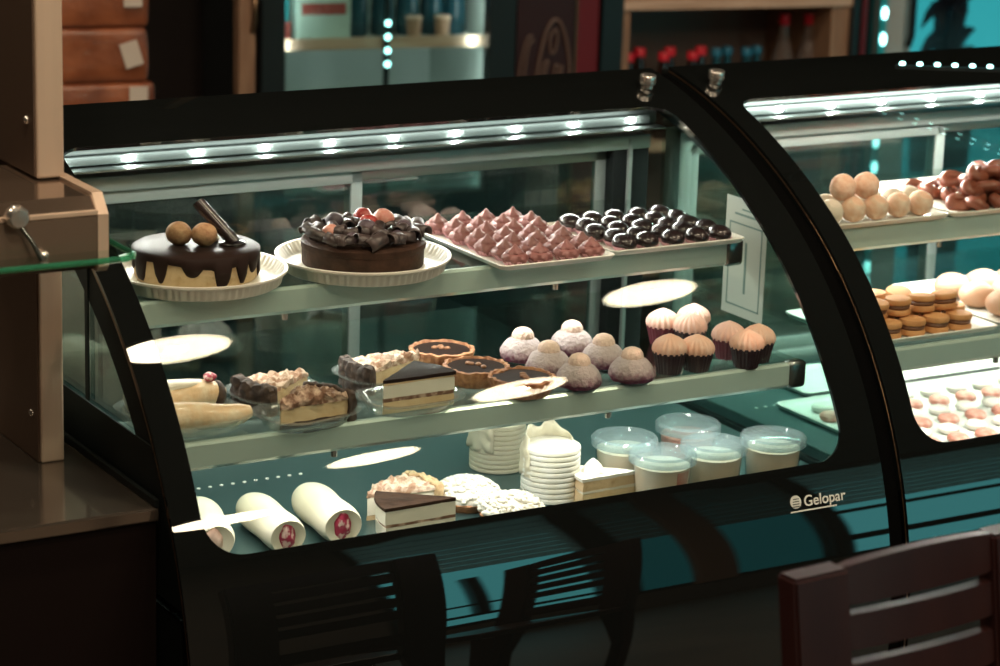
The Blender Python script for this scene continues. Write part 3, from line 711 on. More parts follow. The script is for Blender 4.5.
# pale glazed pastries
T = thing('glazed_pastry', 'long pale glazed pastry with dark berry end beside the left border', 'pastry', at2(1.475, 3.395, .003), -.05)
bm = B(); tube(bm, [(-.075 + .15 * i / 10, 0, .022 + .004 * math.sin(i)) for i in range(11)], [.014, .019, .021, .022, .022, .022, .021, .021, .020, .018, .012], 16); obj('pastry_body', bm, 'pale_pastry', T)
bm = B(); blob(bm, (.0, .005, .040), (.06, .016, .009), seed=4, amp=.25, freq=50); obj('cream_layer', bm, 'cream', T)
bm = B(); blob(bm, (.066, .0, .022), (.013, .019, .021), seed=5, amp=.15, freq=60); obj('chocolate_end', bm, 'crust', T)
bm = B(); blob(bm, (.052, -.004, .050), (.011, .010, .007), seed=6, amp=.3, freq=90); obj('berry', bm, 'jam', T)
T = thing('glazed_pastry', 'pale glazed pastry tapering to the right in front of the longer one', 'pastry', at2(1.480, 3.300, .003), .0)
bm = B(); tube(bm, [(-.078 + .15 * i / 10, 0, .020 + .004 * math.sin(i * .6)) for i in range(11)], [.016, .021, .022, .021, .020, .020, .019, .018, .017, .015, .009], 16); obj('pastry_body', bm, 'pale_pastry', T)
bm = B(); blob(bm, (-.030, .0, .034), (.045, .014, .009), seed=9, amp=.2, freq=50); obj('glaze', bm, 'custard', T)
pie_slice('crumb-topped pie slice with black crust in clear dish, behind the nutty one', at2(1.640, 3.385, .003), PI + .25, .115, .78, .030, 'crumb', .006, 3)
pie_slice('nutty dark crumb pie slice at the front of the middle shelf', at2(1.630, 3.276, .003), .45, .125, .72, .030, 'crumb_dark', .014, 7)
pie_slice('crumb-topped slice with dark crust behind the layered glazed slice', at2(1.838, 3.412, .003), PI + .12, .125, .62, .030, 'crumb', .010, 12)
def layer_slice(label, loc, rz, L, ang, hs, mats, top, topm, bev=0):
    T = thing('layer_cake_slice', label, 'cake slice', loc, rz); z = 0
    for k, (h, m, nm) in enumerate(zip(hs, mats, ('sponge_layer', 'filling_layer', 'cream_layer', 'filling_layer', 'sponge_layer', 'cream_layer'))):
        obj(nm, shift(wedge(B(), L - (.001 if k % 2 else 0), ang, z, z + h, .0018, k * 3), -L / 2), m, T); z += h
    obj(top, shift(wedge(B(), L + .002, ang + .015, z, z + .005, .001, 5), -L / 2), topm, T); return T
layer_slice('layered cream slice with smooth dark chocolate top on the middle shelf', at2(1.805, 3.280, .003), .36, .125, .66, (.018, .006, .020, .003), ('custard', 'crumb_dark', 'cream', 'custard'), 'chocolate_top', 'choc')
# chocolate tarts
def tart(label, loc, rz, seed):
    T = thing('chocolate_tart', label, 'tart', loc, rz, 'chocolate tarts')
    bm = B(); lathe(bm, [(.040, 0), (.044, .003), (.052, .024), (.052, .028), (.047, .029), (.043, .020), (0, .018)], 192, mod=lambda a, r, z: (r * (1 + .02 * math.cos(24 * a) + .012 * noise.noise(Vector((math.cos(a) * 2, math.sin(a) * 2, seed)))), z + .003 * noise.noise(Vector((math.cos(a) * 4, math.sin(a) * 4, seed + 3))) if z > .02 else z)); obj('shell', bm, 'tart_shell', T)
    bm = B(); lathe(bm, [(.0455, .020), (.0455, .0255), (.03, .0265), (0, .027)], 40); obj('filling', bm, 'choc', T)
    random.seed(seed)
    for k in range(4):
        bm = B(); blob(bm, (random.uniform(-.012, .012), random.uniform(-.012, .012), .028), (.006, .005, .003), seed=k, amp=.3, freq=90, sub=2); obj('nut_piece', bm, 'nut', T)
    return T
tart('round chocolate tart with brown fluted shell, farthest back of three', at2(1.968, 3.474), .2, 1)
tart('round chocolate tart with nut pieces, middle one of three', at2(1.968, 3.364), 1.2, 2)
tart('round chocolate tart at the shelf front, half hidden by a lamp glare', at2(2.002, 3.282), 2.2, 3)
# cream puffs
def puff(label, loc, rz):
    T = thing('cream_puff', label, 'cream puff', loc, rz, 'sugar-dusted cream puffs')
    bm = B(); lathe(bm, [(.022, 0), (.031, .006), (.030, .006), (.022, .0015), (0, .0015)], 48, mod=flute(24, .03)); obj('paper_cup', bm, 'plastic', T)
    bm = B(); lathe(bm, [(.022, .001), (.033, .005), (.0365, .012), (.0355, .019), (.031, .028), (.025, .035), (.017, .040), (0, .043)], 44, mod=lambda a, r, z: r * (1 + .06 * noise.noise(Vector((math.cos(a) * 2.2, math.sin(a) * 2.2, z * 70))))); obj('lower_puff', bm, 'puff_base', T)
    bm = B(); lathe(bm, [(.012, .036), (.0172, .0375), (.0178, .041), (.0165, .047), (.0125, .0525), (.006, .0555), (0, .056)], 44, mod=flute(14, .035)); obj('upper_puff', bm, 'puff_top', T)
    return T
puf = puff('sugar-dusted purple cream puff, back row left, behind the tarts', at2(2.098, 3.441), 0)
for lab, x, y, r in (('sugar-dusted purple cream puff, back row right, farthest from the glass', 2.195, 3.447, 1), ('sugar-dusted purple cream puff, middle row left', 2.094, 3.354, 2), ('sugar-dusted purple cream puff, middle row right', 2.197, 3.355, 3), ('greyish sugar-dusted cream puff, front row left', 2.098, 3.270, 4), ('greyish sugar-dusted cream puff, front row right, beside the cupcakes', 2.194, 3.267, 5)):
    again(puf, lab, at2(x, y), r)
# cupcakes
def cupcake(label, loc, rz, cup, fr, tall=1.):
    T = thing('cupcake', label, 'cupcake', loc, rz, 'frosted cupcakes'); T.scale = (.94, .94, .94)
    bm = B(); lathe(bm, [(.0205, 0), (.0285, .034 * tall), (.0275, .034 * tall), (0, .030 * tall)], 96, mod=flute(24, .03)); obj('wrapper', bm, cup, T)
    z = .031 * tall
    bm = B(); lathe(bm, [(.020, z), (.0275, z + .001), (.0292, z + .007), (.0280, z + .014), (.0235, z + .021), (.0155, z + .027), (.007, z + .031), (0, z + .034)], 144, mod=lambda a, r, zz: r * (1 + .06 * math.cos(18 * a + 30 * (zz - z)))); obj('frosting', bm, fr, T)
    return T
cupcake('pink-frosted cupcake in wine-red wrapper, back left of the left group', at2(2.368, 3.440), 0, 'wine_cup', 'frosting')
cupcake('pink-frosted cupcake at the back right of the left cupcake group', at2(2.434, 3.446), 1, 'dark_cup', 'frosting')
cupcake('pink-frosted cupcake between the two rows of the left group', at2(2.394, 3.398), 2, 'dark_cup', 'frosting')
cupcake('peach-frosted cupcake in dark wrapper, front left of the left group', at2(2.279, 3.288), 3, 'dark_cup', 'frost_tan', 1.1)
cupcake('tan-frosted cupcake in dark wrapper, front right of the left group', at2(2.328, 3.282), 4, 'dark_cup', 'frost_tan', .95)
cupcake('pink-frosted cupcake in wine-red wrapper, back of the right trio', at2(2.418, 3.322), 5, 'wine_cup', 'frosting', 1.05)
cupcake('peach-frosted cupcake at the front of the right trio', at2(2.414, 3.266), 6, 'dark_cup', 'frost_tan', 1.05)
cupcake('tan-frosted cupcake at the shelf end, rightmost of all', at2(2.452, 3.288), 7, 'dark_cup', 'frost_tan', 1.05)

# ------------------------------------------------------------------ deck
def at3(x, y, dz=0.): p = W(x, y, 0); return Vector((p.x, p.y, DK + dz))
def wrap_roll(label, loc, rz, L=.19, r=.034, fill='jam'):
    T = thing('crepe_roll', label, 'roll', loc, rz, 'white crepe rolls')
    bm = B(); n = 28; N = 20; ends = []
    for i in range(N + 1):
        t = i / N; x = -L / 2 + L * t; k = 1 - .16 * (abs(t - .5) * 2) ** 5 - .03 * math.sin(9 * t + r * 90); ring = []
        for j in range(n):
            a = 2 * PI * j / n; q = r * k * (1 + .04 * noise.noise(Vector((x * 14, math.cos(a), math.sin(a))) + Vector((L * 50, 0, 0))))
            ring.append(bm.verts.new((x, q * math.cos(a) * 1.06, r * .9 + max(-r * .9, q * math.sin(a) * .94))))
        ends.append(ring)
    for A, D in zip(ends, ends[1:]):
        for j in range(n): bm.faces.new((A[j], A[(j + 1) % n], D[(j + 1) % n], D[j]))
    for ring, sg in ((ends[0], 1), (ends[-1], -1)):
        inn = [bm.verts.new(Vector((v.co.x + sg * .003, v.co.y * .46, .0 + (v.co.z - r * .9) * .72 + r * .9))) for v in ring]
        inn2 = [bm.verts.new(v.co + Vector((sg * .01, 0, 0))) for v in inn]
        for A, D in ((ring, inn), (inn, inn2)):
            for j in range(n): bm.faces.new((A[j], A[(j + 1) % n], D[(j + 1) % n], D[j]))
        bm.faces.new(inn2)
    obj('wrap', bm, 'crepe', T, sharp=60)
    bm = B()
    for e in (-1, 1): blob(bm, (e * (L / 2 - .006), 0, r * .9), (.007, r * .46, r * .70), seed=L * 10, amp=.3, freq=90); 
    obj('filling', bm, fill, T)
    return T
a_roll = math.radians(-72)
wrap_roll('pale pink-tinged crepe roll nearest the left border, cut by the glare', at3(1.508, 3.362), math.radians(-103), .14, .033, 'ham')
wrap_roll('white crepe roll with red filling, middle one of three', at3(1.610, 3.352), math.radians(-94), .150, .030)
wrap_roll('white crepe roll with red filling, rightmost of three', at3(1.704, 3.352), math.radians(-95), .145, .032)
pie_slice('crumb-topped cream slice on the deck behind the chocolate slice', at3(1.838, 3.378), math.radians(15), .125, .62, .036, 'crumb', .014, 21, 'cream', 'sponge')
layer_slice('cream slice with matt dark chocolate top on the deck', at3(1.828, 3.290), PI - .33, .125, .70, (.020, .004, .022), ('cream', 'crumb_dark', 'cream'), 'chocolate_top', 'choc_mat')
def cream_tart(label, loc, seed):
    T = thing('cream_tart', label, 'tart', loc, seed, 'whipped cream tarts')
    bm = B(); lathe(bm, [(.040, 0), (.050, .014), (.048, .016), (.038, .010), (0, .010)], 48, mod=flute(20, .025)); obj('shell', bm, 'tart_shell', T)
    bm = B(); blob(bm, (0, 0, .018), (.050, .048, .026), seed=seed, amp=.12, freq=40, sub=4, flat=-.006); obj('cream_mound', bm, 'white_cream', T)
    random.seed(seed); bm = B()
    for k in range(280):
        a = random.uniform(0, 2 * PI); e = math.acos(random.uniform(.0, 1)); d = Vector((math.sin(e) * math.cos(a) * .050, math.sin(e) * math.sin(a) * .048, math.cos(e) * .026 + .019))
        blob(bm, d, (.0050, .0036, .0036), seed=k, amp=.6, freq=160, sub=2)
    o = obj('coconut_flakes', bm, 'white_cream', T); o['kind'] = 'stuff'; return T
cream_tart('white whipped cream tart, the farther of two on the deck', at3(1.958, 3.360), 2)
cream_tart('white whipped cream tart, the nearer of two on the deck', at3(1.980, 3.262), 5)
def wrapped_stack(label, loc, rz, r, h, seed, mt):
    T = thing('wafer_stack', label, 'stack of wafers', loc, rz)
    bm = B(); pr_ = [(r * .93, 0)]; n = 10
    for k in range(n):
        z0 = h * k / n; z1 = h * (k + 1) / n; pr_ += [(r, z0 + .0012), (r * 1.01, (z0 + z1) / 2), (r, z1 - .0015), (r * .93, z1 - .0002)]
    pr_ += [(0, h)]
    lathe(bm, pr_, 40, mod=lambda a, q, z: q * (1 + .03 * noise.noise(Vector((math.cos(a), math.sin(a), z * 20)) + Vector((seed, 0, 0))))); obj('wafers', bm, mt, T)
    # crumpled sheet standing up round the back and folded over the top
    bm = B(); n = 36; m = 10; g = []
    for i in range(n + 1):
        a = -.12 * PI + 1.12 * PI * i / n; row = []
        for j in range(m + 1):
            t = j / m; z = h * .45 + (h * .52 + .026) * t; q = r * 1.04 * (1 - .16 * max(0, t - .66) / .34) + .007 * noise.noise(Vector((a * 3.5, t * 3, seed)))
            z += .012 * t * t * math.sin(PI * i / n) * noise.noise(Vector((a * 1.8, 3 + t, seed))) - .030 * t * (1 - math.sin(PI * i / n)) ** 2
            row.append(bm.verts.new((q * math.cos(a), q * math.sin(a), z)))
        g.append(row)
    for A, D in zip(g, g[1:]):
        for j in range(m): bm.faces.new((A[j], A[j + 1], D[j + 1], D[j]))
    o = obj('parchment', bm, 'parchment', T); md = o.modifiers.new('thick', 'SOLIDIFY'); md.thickness = .0012
    return T
wrapped_stack('white wafer stack in crumpled parchment beside the cream tarts', at3(2.100, 3.345), .25, .047, .088, 1, 'wafer')
wrapped_stack('wafer stack in parchment at the back, under the shelf rail', at3(2.102, 3.515), .9, .046, .082, 6, 'parchment')
T = layer_slice('pale cream cake slice with peaked topping before the lidded cups', at3(2.172, 3.293), PI - .36, .105, .75, (.022, .004, .016), ('custard', 'cream', 'sponge'), 'cream_top', 'white_cream')
bm = B(); lathe(bm, [(.014, .045), (.018, .050), (.013, .060), (.006, .068), (0, .072)], 30, mod=lambda a, r, z: r * (1 + .12 * math.cos(6 * a + z * 300))); shift(bm, .022, 0, -.002); obj('cream_peak', bm, 'white_cream', T)
def cup(label, loc, rz, fill, h2=.057, red=False):
    T = thing('dessert_cup', label, 'cup', loc, rz, 'lidded dessert cups'); T.scale = (1, 1, 1.07)
    bm = B(); lathe(bm, [(.040, 0), (.0415, .002), (.048, .068), (.0465, .068), (.0405, .003), (0, .003)], 96, mod=lambda a, r, z: r * (1 + (.012 * math.cos(24 * a) if .004 < z < .066 else 0))); obj('tub', bm, 'tub', T)
    bm = B(); lathe(bm, [(.0395, .0035), (.0445, h2), (.03, h2 + .002), (0, h2 + .003)], 40); obj('dessert', bm, fill, T)
    if red:
        bm = B(); lathe(bm, [(.0402, .0045), (.0450, h2 - .004), (.0445, h2 - .003), (.0397, .0045)], 40)
        bmesh.ops.delete(bm, geom=[v for v in bm.verts if not (-2.0 < math.atan2(v.co.y, v.co.x) < -1.2)], context='VERTS'); obj('berry_stripe', bm, 'pudding_red', T)
    bm = B(); lathe(bm, [(.0495, .062), (.0545, .064), (.0545, .074), (.051, .0775), (.047, .0775), (.045, .0725), (0, .0725)], 64); obj('lid', bm, 'lid', T)
    return T
cup('lidded clear dessert cup, back left of the five', at3(2.240, 3.347), 0, 'pudding')
cup('lidded clear dessert cup with a red stripe, front left of the five', at3(2.248, 3.248), .3, 'pudding', .058, True)
cup('lidded clear dessert cup in the middle of the front row', at3(2.354, 3.258), .6, 'pudding')
cup('lidded clear dessert cup half hidden behind the front row', at3(2.380, 3.370), .9, 'pudding_red')
cup('lidded clear dessert cup at the right end, by the case border', at3(2.466, 3.250), 1.2, 'pudding', .058)

# ------------------------------------------------------------------ goods in the right case
flat_tray('serving_tray', 'white tray of sugar balls in the right case', 1.292, 1.575, .325, .52, SH1)
flat_tray('serving_tray', 'white tray of reddish twisted pastries in the right case', 1.580, 1.94, .325, .60, SH1)
flat_tray('serving_tray', 'white tray of sandwich cookies in the right case', 1.292, 1.582, .185, .42, SH2)
flat_tray('serving_tray', 'white tray of pale buns in the right case', 1.590, 1.92, .20, .50, SH2)
flat_tray('serving_tray', 'white tray of pink and white candies low in the right case', 1.36, 1.95, .17, .52, DK)
flat_tray('serving_tray', 'empty white tray at the back of the right case deck', 1.45, 2.0, .54, .70, DK)
def ball(label, x, y, z, r, m, seed):
    x -= .012
    bm = B(); blob(bm, (0, 0, r), (r, r, r), seed=seed, amp=.05, freq=60); o = obj('sugar_ball', bm, m, None, loc=(x, y, z)); tag(o, label, 'sugar ball', 'sugar-coated balls'); return o
zt = SH1 + .003
for k, (x, m) in enumerate(((1.352, 'sugar_pale'), (1.401, 'sugar_ball'), (1.450, 'sugar_ball'), (1.499, 'sugar_ball'), (1.548, 'sugar_ball'))):
    ball('sugar-coated ball in the bottom front row of the tray, %s' % COL[k], x, .365, zt, .0222, m, k)
for k, (x, m) in enumerate(((1.376, 'sugar_pale'), (1.425, 'sugar_pale'), (1.474, 'sugar_pale'), (1.523, 'sugar_pale'), (1.560, 'sugar_pale'))):
    ball('pale sugar-coated ball in the back row of the tray, %s' % COL[k], x, .411, zt, .0215, m, k + 10)
for k, (x, m) in enumerate(((1.392, 'sugar_ball'), (1.442, 'sugar_ball'))):
    ball('large sugar-coated ball stacked on top of the pile, %s' % ('left' if k == 0 else 'right'), x, .386, zt + .034, .0235, m, k + 20)
def pretzel(label, x, y, z, rz, s, seed):
    T = thing('twisted_pastry', label, 'pastry', (x - .012, y, z), rz, 'reddish twisted pastries')
    bm = B(); N = 60; pts = []
    for i in range(N):
        t = 2 * PI * i / N; pts.append((s * (math.sin(t) + 1.3 * math.sin(2 * t)) * .5, s * (math.cos(t) - 1.3 * math.cos(2 * t)) * .42, .011 + .006 * math.sin(3 * t)))
    tube(bm, pts, .0105, 10, closed=True); obj('dough', bm, 'pretzel', T)
    bm = B(); tube(bm, [(p[0] * .98, p[1] * .98, p[2] + .0065) for p in pts[::2]], .005, 8, closed=True); obj('glaze', bm, 'choc_mat' if seed % 5 == 4 else 'pretzel', T)
    return T
k = 0
for lay, (ys, n) in enumerate((((.372, .436, .50), 4), ((.39, .45), 4), ((.415,), 3))):
    for yi, y in enumerate(ys):
        for c in range(n):
            x = 1.668 + c * .066 + lay * .030 + (yi % 2) * .02
            pretzel('reddish-brown twisted pastry, %s layer of the pile, %s, %s' % (('bottom', 'middle', 'top')[lay], rowname(yi, len(ys)), COL[c]), x, y, SH1 + .003 + lay * .021, k * 1.3, .032, k); k += 1
def sandwich(label, x, y, z, rz, tilt=0.):
    T = thing('sandwich_cookie', label, 'cookie', (x - .018, y, z), rz, 'caramel sandwich cookies')
    T.rotation_euler = (tilt, tilt * .6, rz); T.scale = (.95, .95, .84)
    for z0 in (0, .021):
        bm = B(); lathe(bm, [(.018, z0), (.0235, z0 + .003), (.0245, z0 + .008), (.0225, z0 + .013), (.015, z0 + .0145), (0, z0 + .015)], 30); obj('biscuit', bm, 'cookie', T)
    bm = B(); lathe(bm, [(.0205, .0135), (.0225, .018), (.0205, .0225)], 30); obj('caramel', bm, 'dulce', T); return T
zt = SH2 + .003
for r, (y, zl, xs) in enumerate(((.222, 0, (1.385, 1.436, 1.487, 1.538)), (.275, 0, (1.36, 1.411, 1.462, 1.513, 1.564)), (.250, .036, (1.372, 1.424, 1.475, 1.526)), (.30, .036, (1.35, 1.41, 1.465)), (.355, 0, (1.37, 1.42, 1.47)))):
    nm = ('bottom layer, front row', 'bottom layer, second row', 'second layer, front row', 'second layer, back row', 'low pile at the back')[r]
    for c, x in enumerate(xs): sandwich('caramel-filled sandwich cookie, %s, %s' % (nm, COL[c]), x + random.uniform(-.002, .002), y, zt + zl * .84, c * 1.1, 0 if zl == 0 else random.uniform(-.22, .22))
for r, y in enumerate((.26, .33, .40)):
    for c in range(4):
        bm = B(); blob(bm, (0, 0, .022), (.034, .030, .024), seed=r * 5 + c, amp=.08, freq=30, flat=-.021); o = obj('bun', bm, 'bun', None, loc=(1.652 + c * .071, y, zt)); tag(o, 'pale glazed round bun on tray, %s, %s' % (rowname(r, 3), COL[c]), 'bun', 'pale glazed buns')
zt = DK + .003
for r in range(6):
    for c in range(8):
        bm = B(); lathe(bm, [(.014, 0), (.019, .004), (.019, .010), (.015, .014), (0, .0155)], 20, mod=flute(8, .05)); pink = r % 2 == 0
        o = obj('candy', bm, 'candy_pink' if pink else 'candy_white', None, loc=(1.40 + c * .062 + (r % 2) * .02, .205 + r * .05, zt)); tag(o, '%s small round candy on tray, %s, %s' % ('pink' if pink else 'white', rowname(r, 6), (COL + ['seventh from left', 'rightmost'])[c]), 'candy', 'pink and white candies')

# ------------------------------------------------------------------ dining chairs in front
def chair(label, loc, rz):
    T = thing('dining_chair', label, 'chair', loc, rz, 'dark dining chairs')
    w = .206; lean = .16
    def L(x, y, z): return Vector((x, y + (z - .45) * lean if z > .45 else y, z))
    bm = B(); box(bm, -w, w, -.40, .02, .43, .465, .008); obj('seat', bm, 'wood_dark', T, False)
    for sx in (-1, 1):
        bm = B(); xa, xb = (sx * w, sx * (w - .075)) if sx > 0 else (-w, -w + .075)
        x0, x1 = min(xa, xb), max(xa, xb); zs = [0, .22, .45, .6, .75, .913]; rr = []
        for z in zs:
            y = -.0 + (.10 * (1 - z / .45) * -.0 if z < .45 else (z - .45) * lean); ww = .035 if z < .45 else .086
            xx0, xx1 = (x0, x0 + ww) if sx < 0 else (x1 - ww, x1)
            rr.append([bm.verts.new(p) for p in ((xx0, y, z), (xx1, y, z), (xx1, y + .036, z), (xx0, y + .036, z))])
        for A, D in zip(rr, rr[1:]):
            for i in range(4): bm.faces.new((A[i], A[(i + 1) % 4], D[(i + 1) % 4], D[i]))
        bm.faces.new(rr[0][::-1]); bm.faces.new(rr[-1]); bmesh.ops.bevel(bm, geom=[e for e in bm.edges], offset=.004, segments=2, affect='EDGES'); obj('back_post', bm, 'wood_dark', T, sharp=30)
        bm = B(); box(bm, sx * (w - .02) - .018, sx * (w - .02) + .018, -.395, -.36, 0, .43, .004); obj('front_leg', bm, 'wood_dark', T, False)
    def slat(z0, z1, crown=0.):
        bm = B(); N = 16; g = []
        for i in range(N + 1):
            t = -1 + 2 * i / N; x = t * (w - .082); dy = -.006 * (1 - t * t); zc = z1 + crown * (1 - t * t)
            g.append([bm.verts.new(p) for p in ((x, L(0, 0, z0).y + .008 - dy * -1, z0), (x, L(0, 0, z0).y + .024 - dy * -1, z0), (x, L(0, 0, zc).y + .024 - dy * -1, zc), (x, L(0, 0, zc).y + .008 - dy * -1, zc))])
        for A, D in zip(g, g[1:]):
            for k in range(4): bm.faces.new((A[k], A[(k + 1) % 4], D[(k + 1) % 4], D[k]))
        bm.faces.new(g[0][::-1]); bm.faces.new(g[-1]); bmesh.ops.bevel(bm, geom=[e for e in bm.edges if abs((e.verts[0].co - e.verts[1].co).x) > .001], offset=.003, segments=2, affect='EDGES')
        return bm
    obj('crest_rail', slat(.866, .913, .007), 'wood_dark', T, sharp=30)
    for k in range(4): obj('slat', slat(.811 - .060 * k, .854 - .060 * k), 'wood_dark', T, sharp=30)
    obj('lower_rail', slat(.50, .56), 'wood_dark', T, sharp=30)
    return T
pc = W(1.785, 2.30, -1.055)
ch1 = chair('dark brown slat-back dining chair in the right foreground', (pc.x + .210, pc.y - .067, 0), .07)
ch2 = again(ch1, 'dark slat-back dining chair seen only as the right-hand mirror image in the case front', (1.387, -1.358, 0), math.radians(-103))

# ------------------------------------------------------------------ background furniture, turned ten degrees
AZ = math.radians(-10); BX = Vector((math.cos(AZ), math.sin(AZ), 0)); BY = Vector((-math.sin(AZ), math.cos(AZ), 0)); B0 = W(3.3, 5.9, -1.965)
def bg(u, v, z=0.): return B0 + BX * u + BY * v + Vector((0, 0, z))
def bthing(name, label, cat, u, v, z=0., group=None): return thing(name, label, cat, bg(u, v, z), AZ, group)
# table with film-wrapped packs
T = bthing('side_table', 'dark side table behind the case carrying the wrapped packs', 'table', -1.05, -.45)
bm = B(); box(bm, -.55, .26, -.22, .25, .78, .82, .004); obj('table_top', bm, 'black_panel', T, False)
for x in (-.5, .21):
    for y in (-.18, .2):
        bm = B(); box(bm, x - .02, x + .02, y - .02, y + .02, 0, .78); obj('leg', bm, 'black_panel', T, False)
for k, (z, lab, dx) in enumerate(((.82, 'brown film-wrapped pack at the bottom of the stack', .016), (.977, 'brown film-wrapped pack in the middle of the stack', 0), (1.103, 'brown film-wrapped pack on top of the stack', .004))):
    T = bthing('wrapped_pack', lab, 'pack', -1.06 + dx, -.47, z, 'brown film-wrapped packs')
    h = .157 if k == 0 else (.126 if k == 1 else .16)
    bm = B(); box(bm, -.16, .16, -.13, .13, 0, h, .014, 3)
    bmesh.ops.subdivide_edges(bm, edges=bm.edges[:], cuts=3, use_grid_fill=True)
    for v in bm.verts:
        if .004 < v.co.z < h - .004: v.co += v.co.normalized() * .006 * noise.noise(v.co * 22 + Vector((k * 5, 0, 0)))
    obj('bundle', bm, 'film_pack', T)
    bm = B(); box(bm, .098, .140, -.1385, -.1365, h * (.66 if k == 0 else .30), h * (.95 if k == 0 else .76), rot=Matrix.Rotation(-.3 if k == 1 else 0., 3, 'Y')); obj('sticker', bm, 'label', T, False)
# wooden post
T = bthing('wooden_post', 'slim wooden post with a brass hook beside the black fridge', 'post', -.512, .0)
bm = B(); box(bm, -.022, .020, -.02, .03, 0, 2.86); obj('shaft', bm, 'wood', T, False)
bm = B(); tube(bm, [(.012, -.024, 1.0), (.014, -.034, 1.03), (.016, -.034, 1.08), (.014, -.022, 1.10)], .007, 8); obj('hook', bm, 'trim_bronze', T)
# glass-door fridge
T = bthing('drinks_fridge', 'black glass-door drinks fridge with a lit interior', 'fridge', -.125, 0.)
bm = B(); box(bm, -.345, .35, .06, .62, 0, .08); box(bm, -.345, .35, .06, .62, 2.0, 2.08); box(bm, -.345, -.33, .06, .62, .08, 2.0); box(bm, .335, .35, .06, .62, .08, 2.0); box(bm, -.345, .35, .60, .62, .08, 2.0); obj('cabinet', bm, 'fridge_black', T, False)
bm = B(); box(bm, -.33, .335, .58, .60, .08, 2.0); box(bm, .31, .335, .08, .58, .08, 2.0); box(bm, -.33, -.31, .08, .58, .08, 2.0); obj('liner', bm, 'fridge_in', T, False)
bm = B(); box(bm, -.345, -.28, 0, .05, .1, 2.0, .004); box(bm, .275, .35, 0, .05, .1, 2.0, .004); box(bm, -.28, .275, 0, .05, .1, .56, .004); box(bm, -.28, .275, 0, .05, 1.9, 2.0, .004); d = obj('door', bm, 'fridge_black', T, False)  # solid lower panel added to block the lit interior
bm = B(); box(bm, -.28, .275, .02, .03, .18, 1.9); obj('pane', bm, 'fridge_glass', d, False)
for z in (.36, .66, .945, 1.24):
    bm = B(); box(bm, -.305, .305, .10, .55, z - .012, z); s = obj('wire_shelf', bm, 'fridge_in', T, False)
    bm = B(); box(bm, -.305, .305, .09, .10, z - .014, z + .016); obj('price_rail', bm, 'wood_light', s, False)
bm = B()
box(bm, .006, .018, .06, .075, .2, 1.85); st = obj('reflection_strip', bm, 'fridge_black', T, False)  # bar and glowing dots stand in for a reflection on the fridge
for k in range(4):
    bm = B(); blob(bm, (.012, .056, .895 + k * .036), (.008, .004, .008), sub=2, amp=0); obj('diode', bm, 'led_teal', st)  # emissive dot as painted reflection, no real diode
for u in (-.385, .135): area('fridge_light', bg(u, .075, 1.1), .02, 1.6, 1.7, (.92, 1., .97), (math.radians(90), 0, AZ))
def bottle(label, p, rz, h, r, body, cap, cat='bottle', group=None, name='bottle', k=1.):
    T = thing(name, label, cat, p, rz, group)
    bm = B(); lathe(bm, [(r * .9, 0), (r, .006), (r, h * .30), (r * .93, h * .38), (r, h * .46), (r * .98, h * .58), (r * (.72 if k == 1 else .60), h * .74), (r * .55 * k, h * .86), (r * .52 * k, h * .94), (0, h * .94)], 24); obj('body', bm, body, T)
    bm = B(); lathe(bm, [(r * .62 * k, h * .905), (r * .68 * k, h * .91), (r * .68 * k, h * .985), (r * .60 * k, h), (0, h)], 20); obj('cap', bm, cap, T); return T
FU = -.125
T = bthing('carton', 'pale carton on the fridge shelf beside the red pack', 'carton', FU - .135, .22, .945); bm = B(); box(bm, -.075, .075, -.07, .07, 0, .115, .004); obj('pack_body', bm, 'carton', T, False); bm = B(); box(bm, -.06, .06, -.072, -.070, .07, .10); obj('panel', bm, 'carton_red', T, False)
T = bthing('carton', 'small red pack at the left end of the fridge shelf', 'carton', FU - .255, .22, .945); bm = B(); box(bm, -.035, .035, -.06, .06, 0, .05, .004); obj('pack_body', bm, 'carton_red', T, False); bm = B(); box(bm, -.03, .03, -.05, .05, .05, .11, .004); obj('pack_top', bm, 'teal_box', T, False)
for k, (u, m) in enumerate(((-.02, 'bottle_blue'), (.055, 'bottle_blue'), (.125, 'bottle_blue'), (.195, 'bottle_blue'), (.26, 'bottle_blue'))):
    bottle('dark bottle standing in the black fridge, %s' % COL[k], bg(FU + u, .24, .945), AZ, .24, .032, m, 'cap_blue', group='bottles in the black fridge')
for k, u in enumerate((.12, .20)):
    T = bthing('tumbler', 'small tan tub in the fridge, the %s one' % ('left' if k == 0 else 'right'), 'tub', FU + u, .165, .945); bm = B(); lathe(bm, [(.018, 0), (.022, .055), (.02, .055), (0, .05)], 20); obj('tub_body', bm, 'wood', T); bm = B(); lathe(bm, [(.023, .053), (.023, .06), (0, .061)], 20); obj('cover', bm, 'wood_light', T)
for k, (z, u0) in enumerate(((.36, 0), (.66, .03))):
    for c in range(6):
        T = bthing('drink_can', 'pale can in the fridge, %s shelf, %s' % (('lowest', 'lower middle')[k], COL[c]), 'can', FU - .24 + c * .09 + u0 * .3, .22, z, 'cans in the black fridge')
        bm = B(); lathe(bm, [(.026, 0), (.033, .008), (.033, .11), (.026, .12), (.024, .118), (0, .118)], 20); obj('can_body', bm, ('carton', 'teal_box', 'bottle_blue')[(c + k) % 3], T)
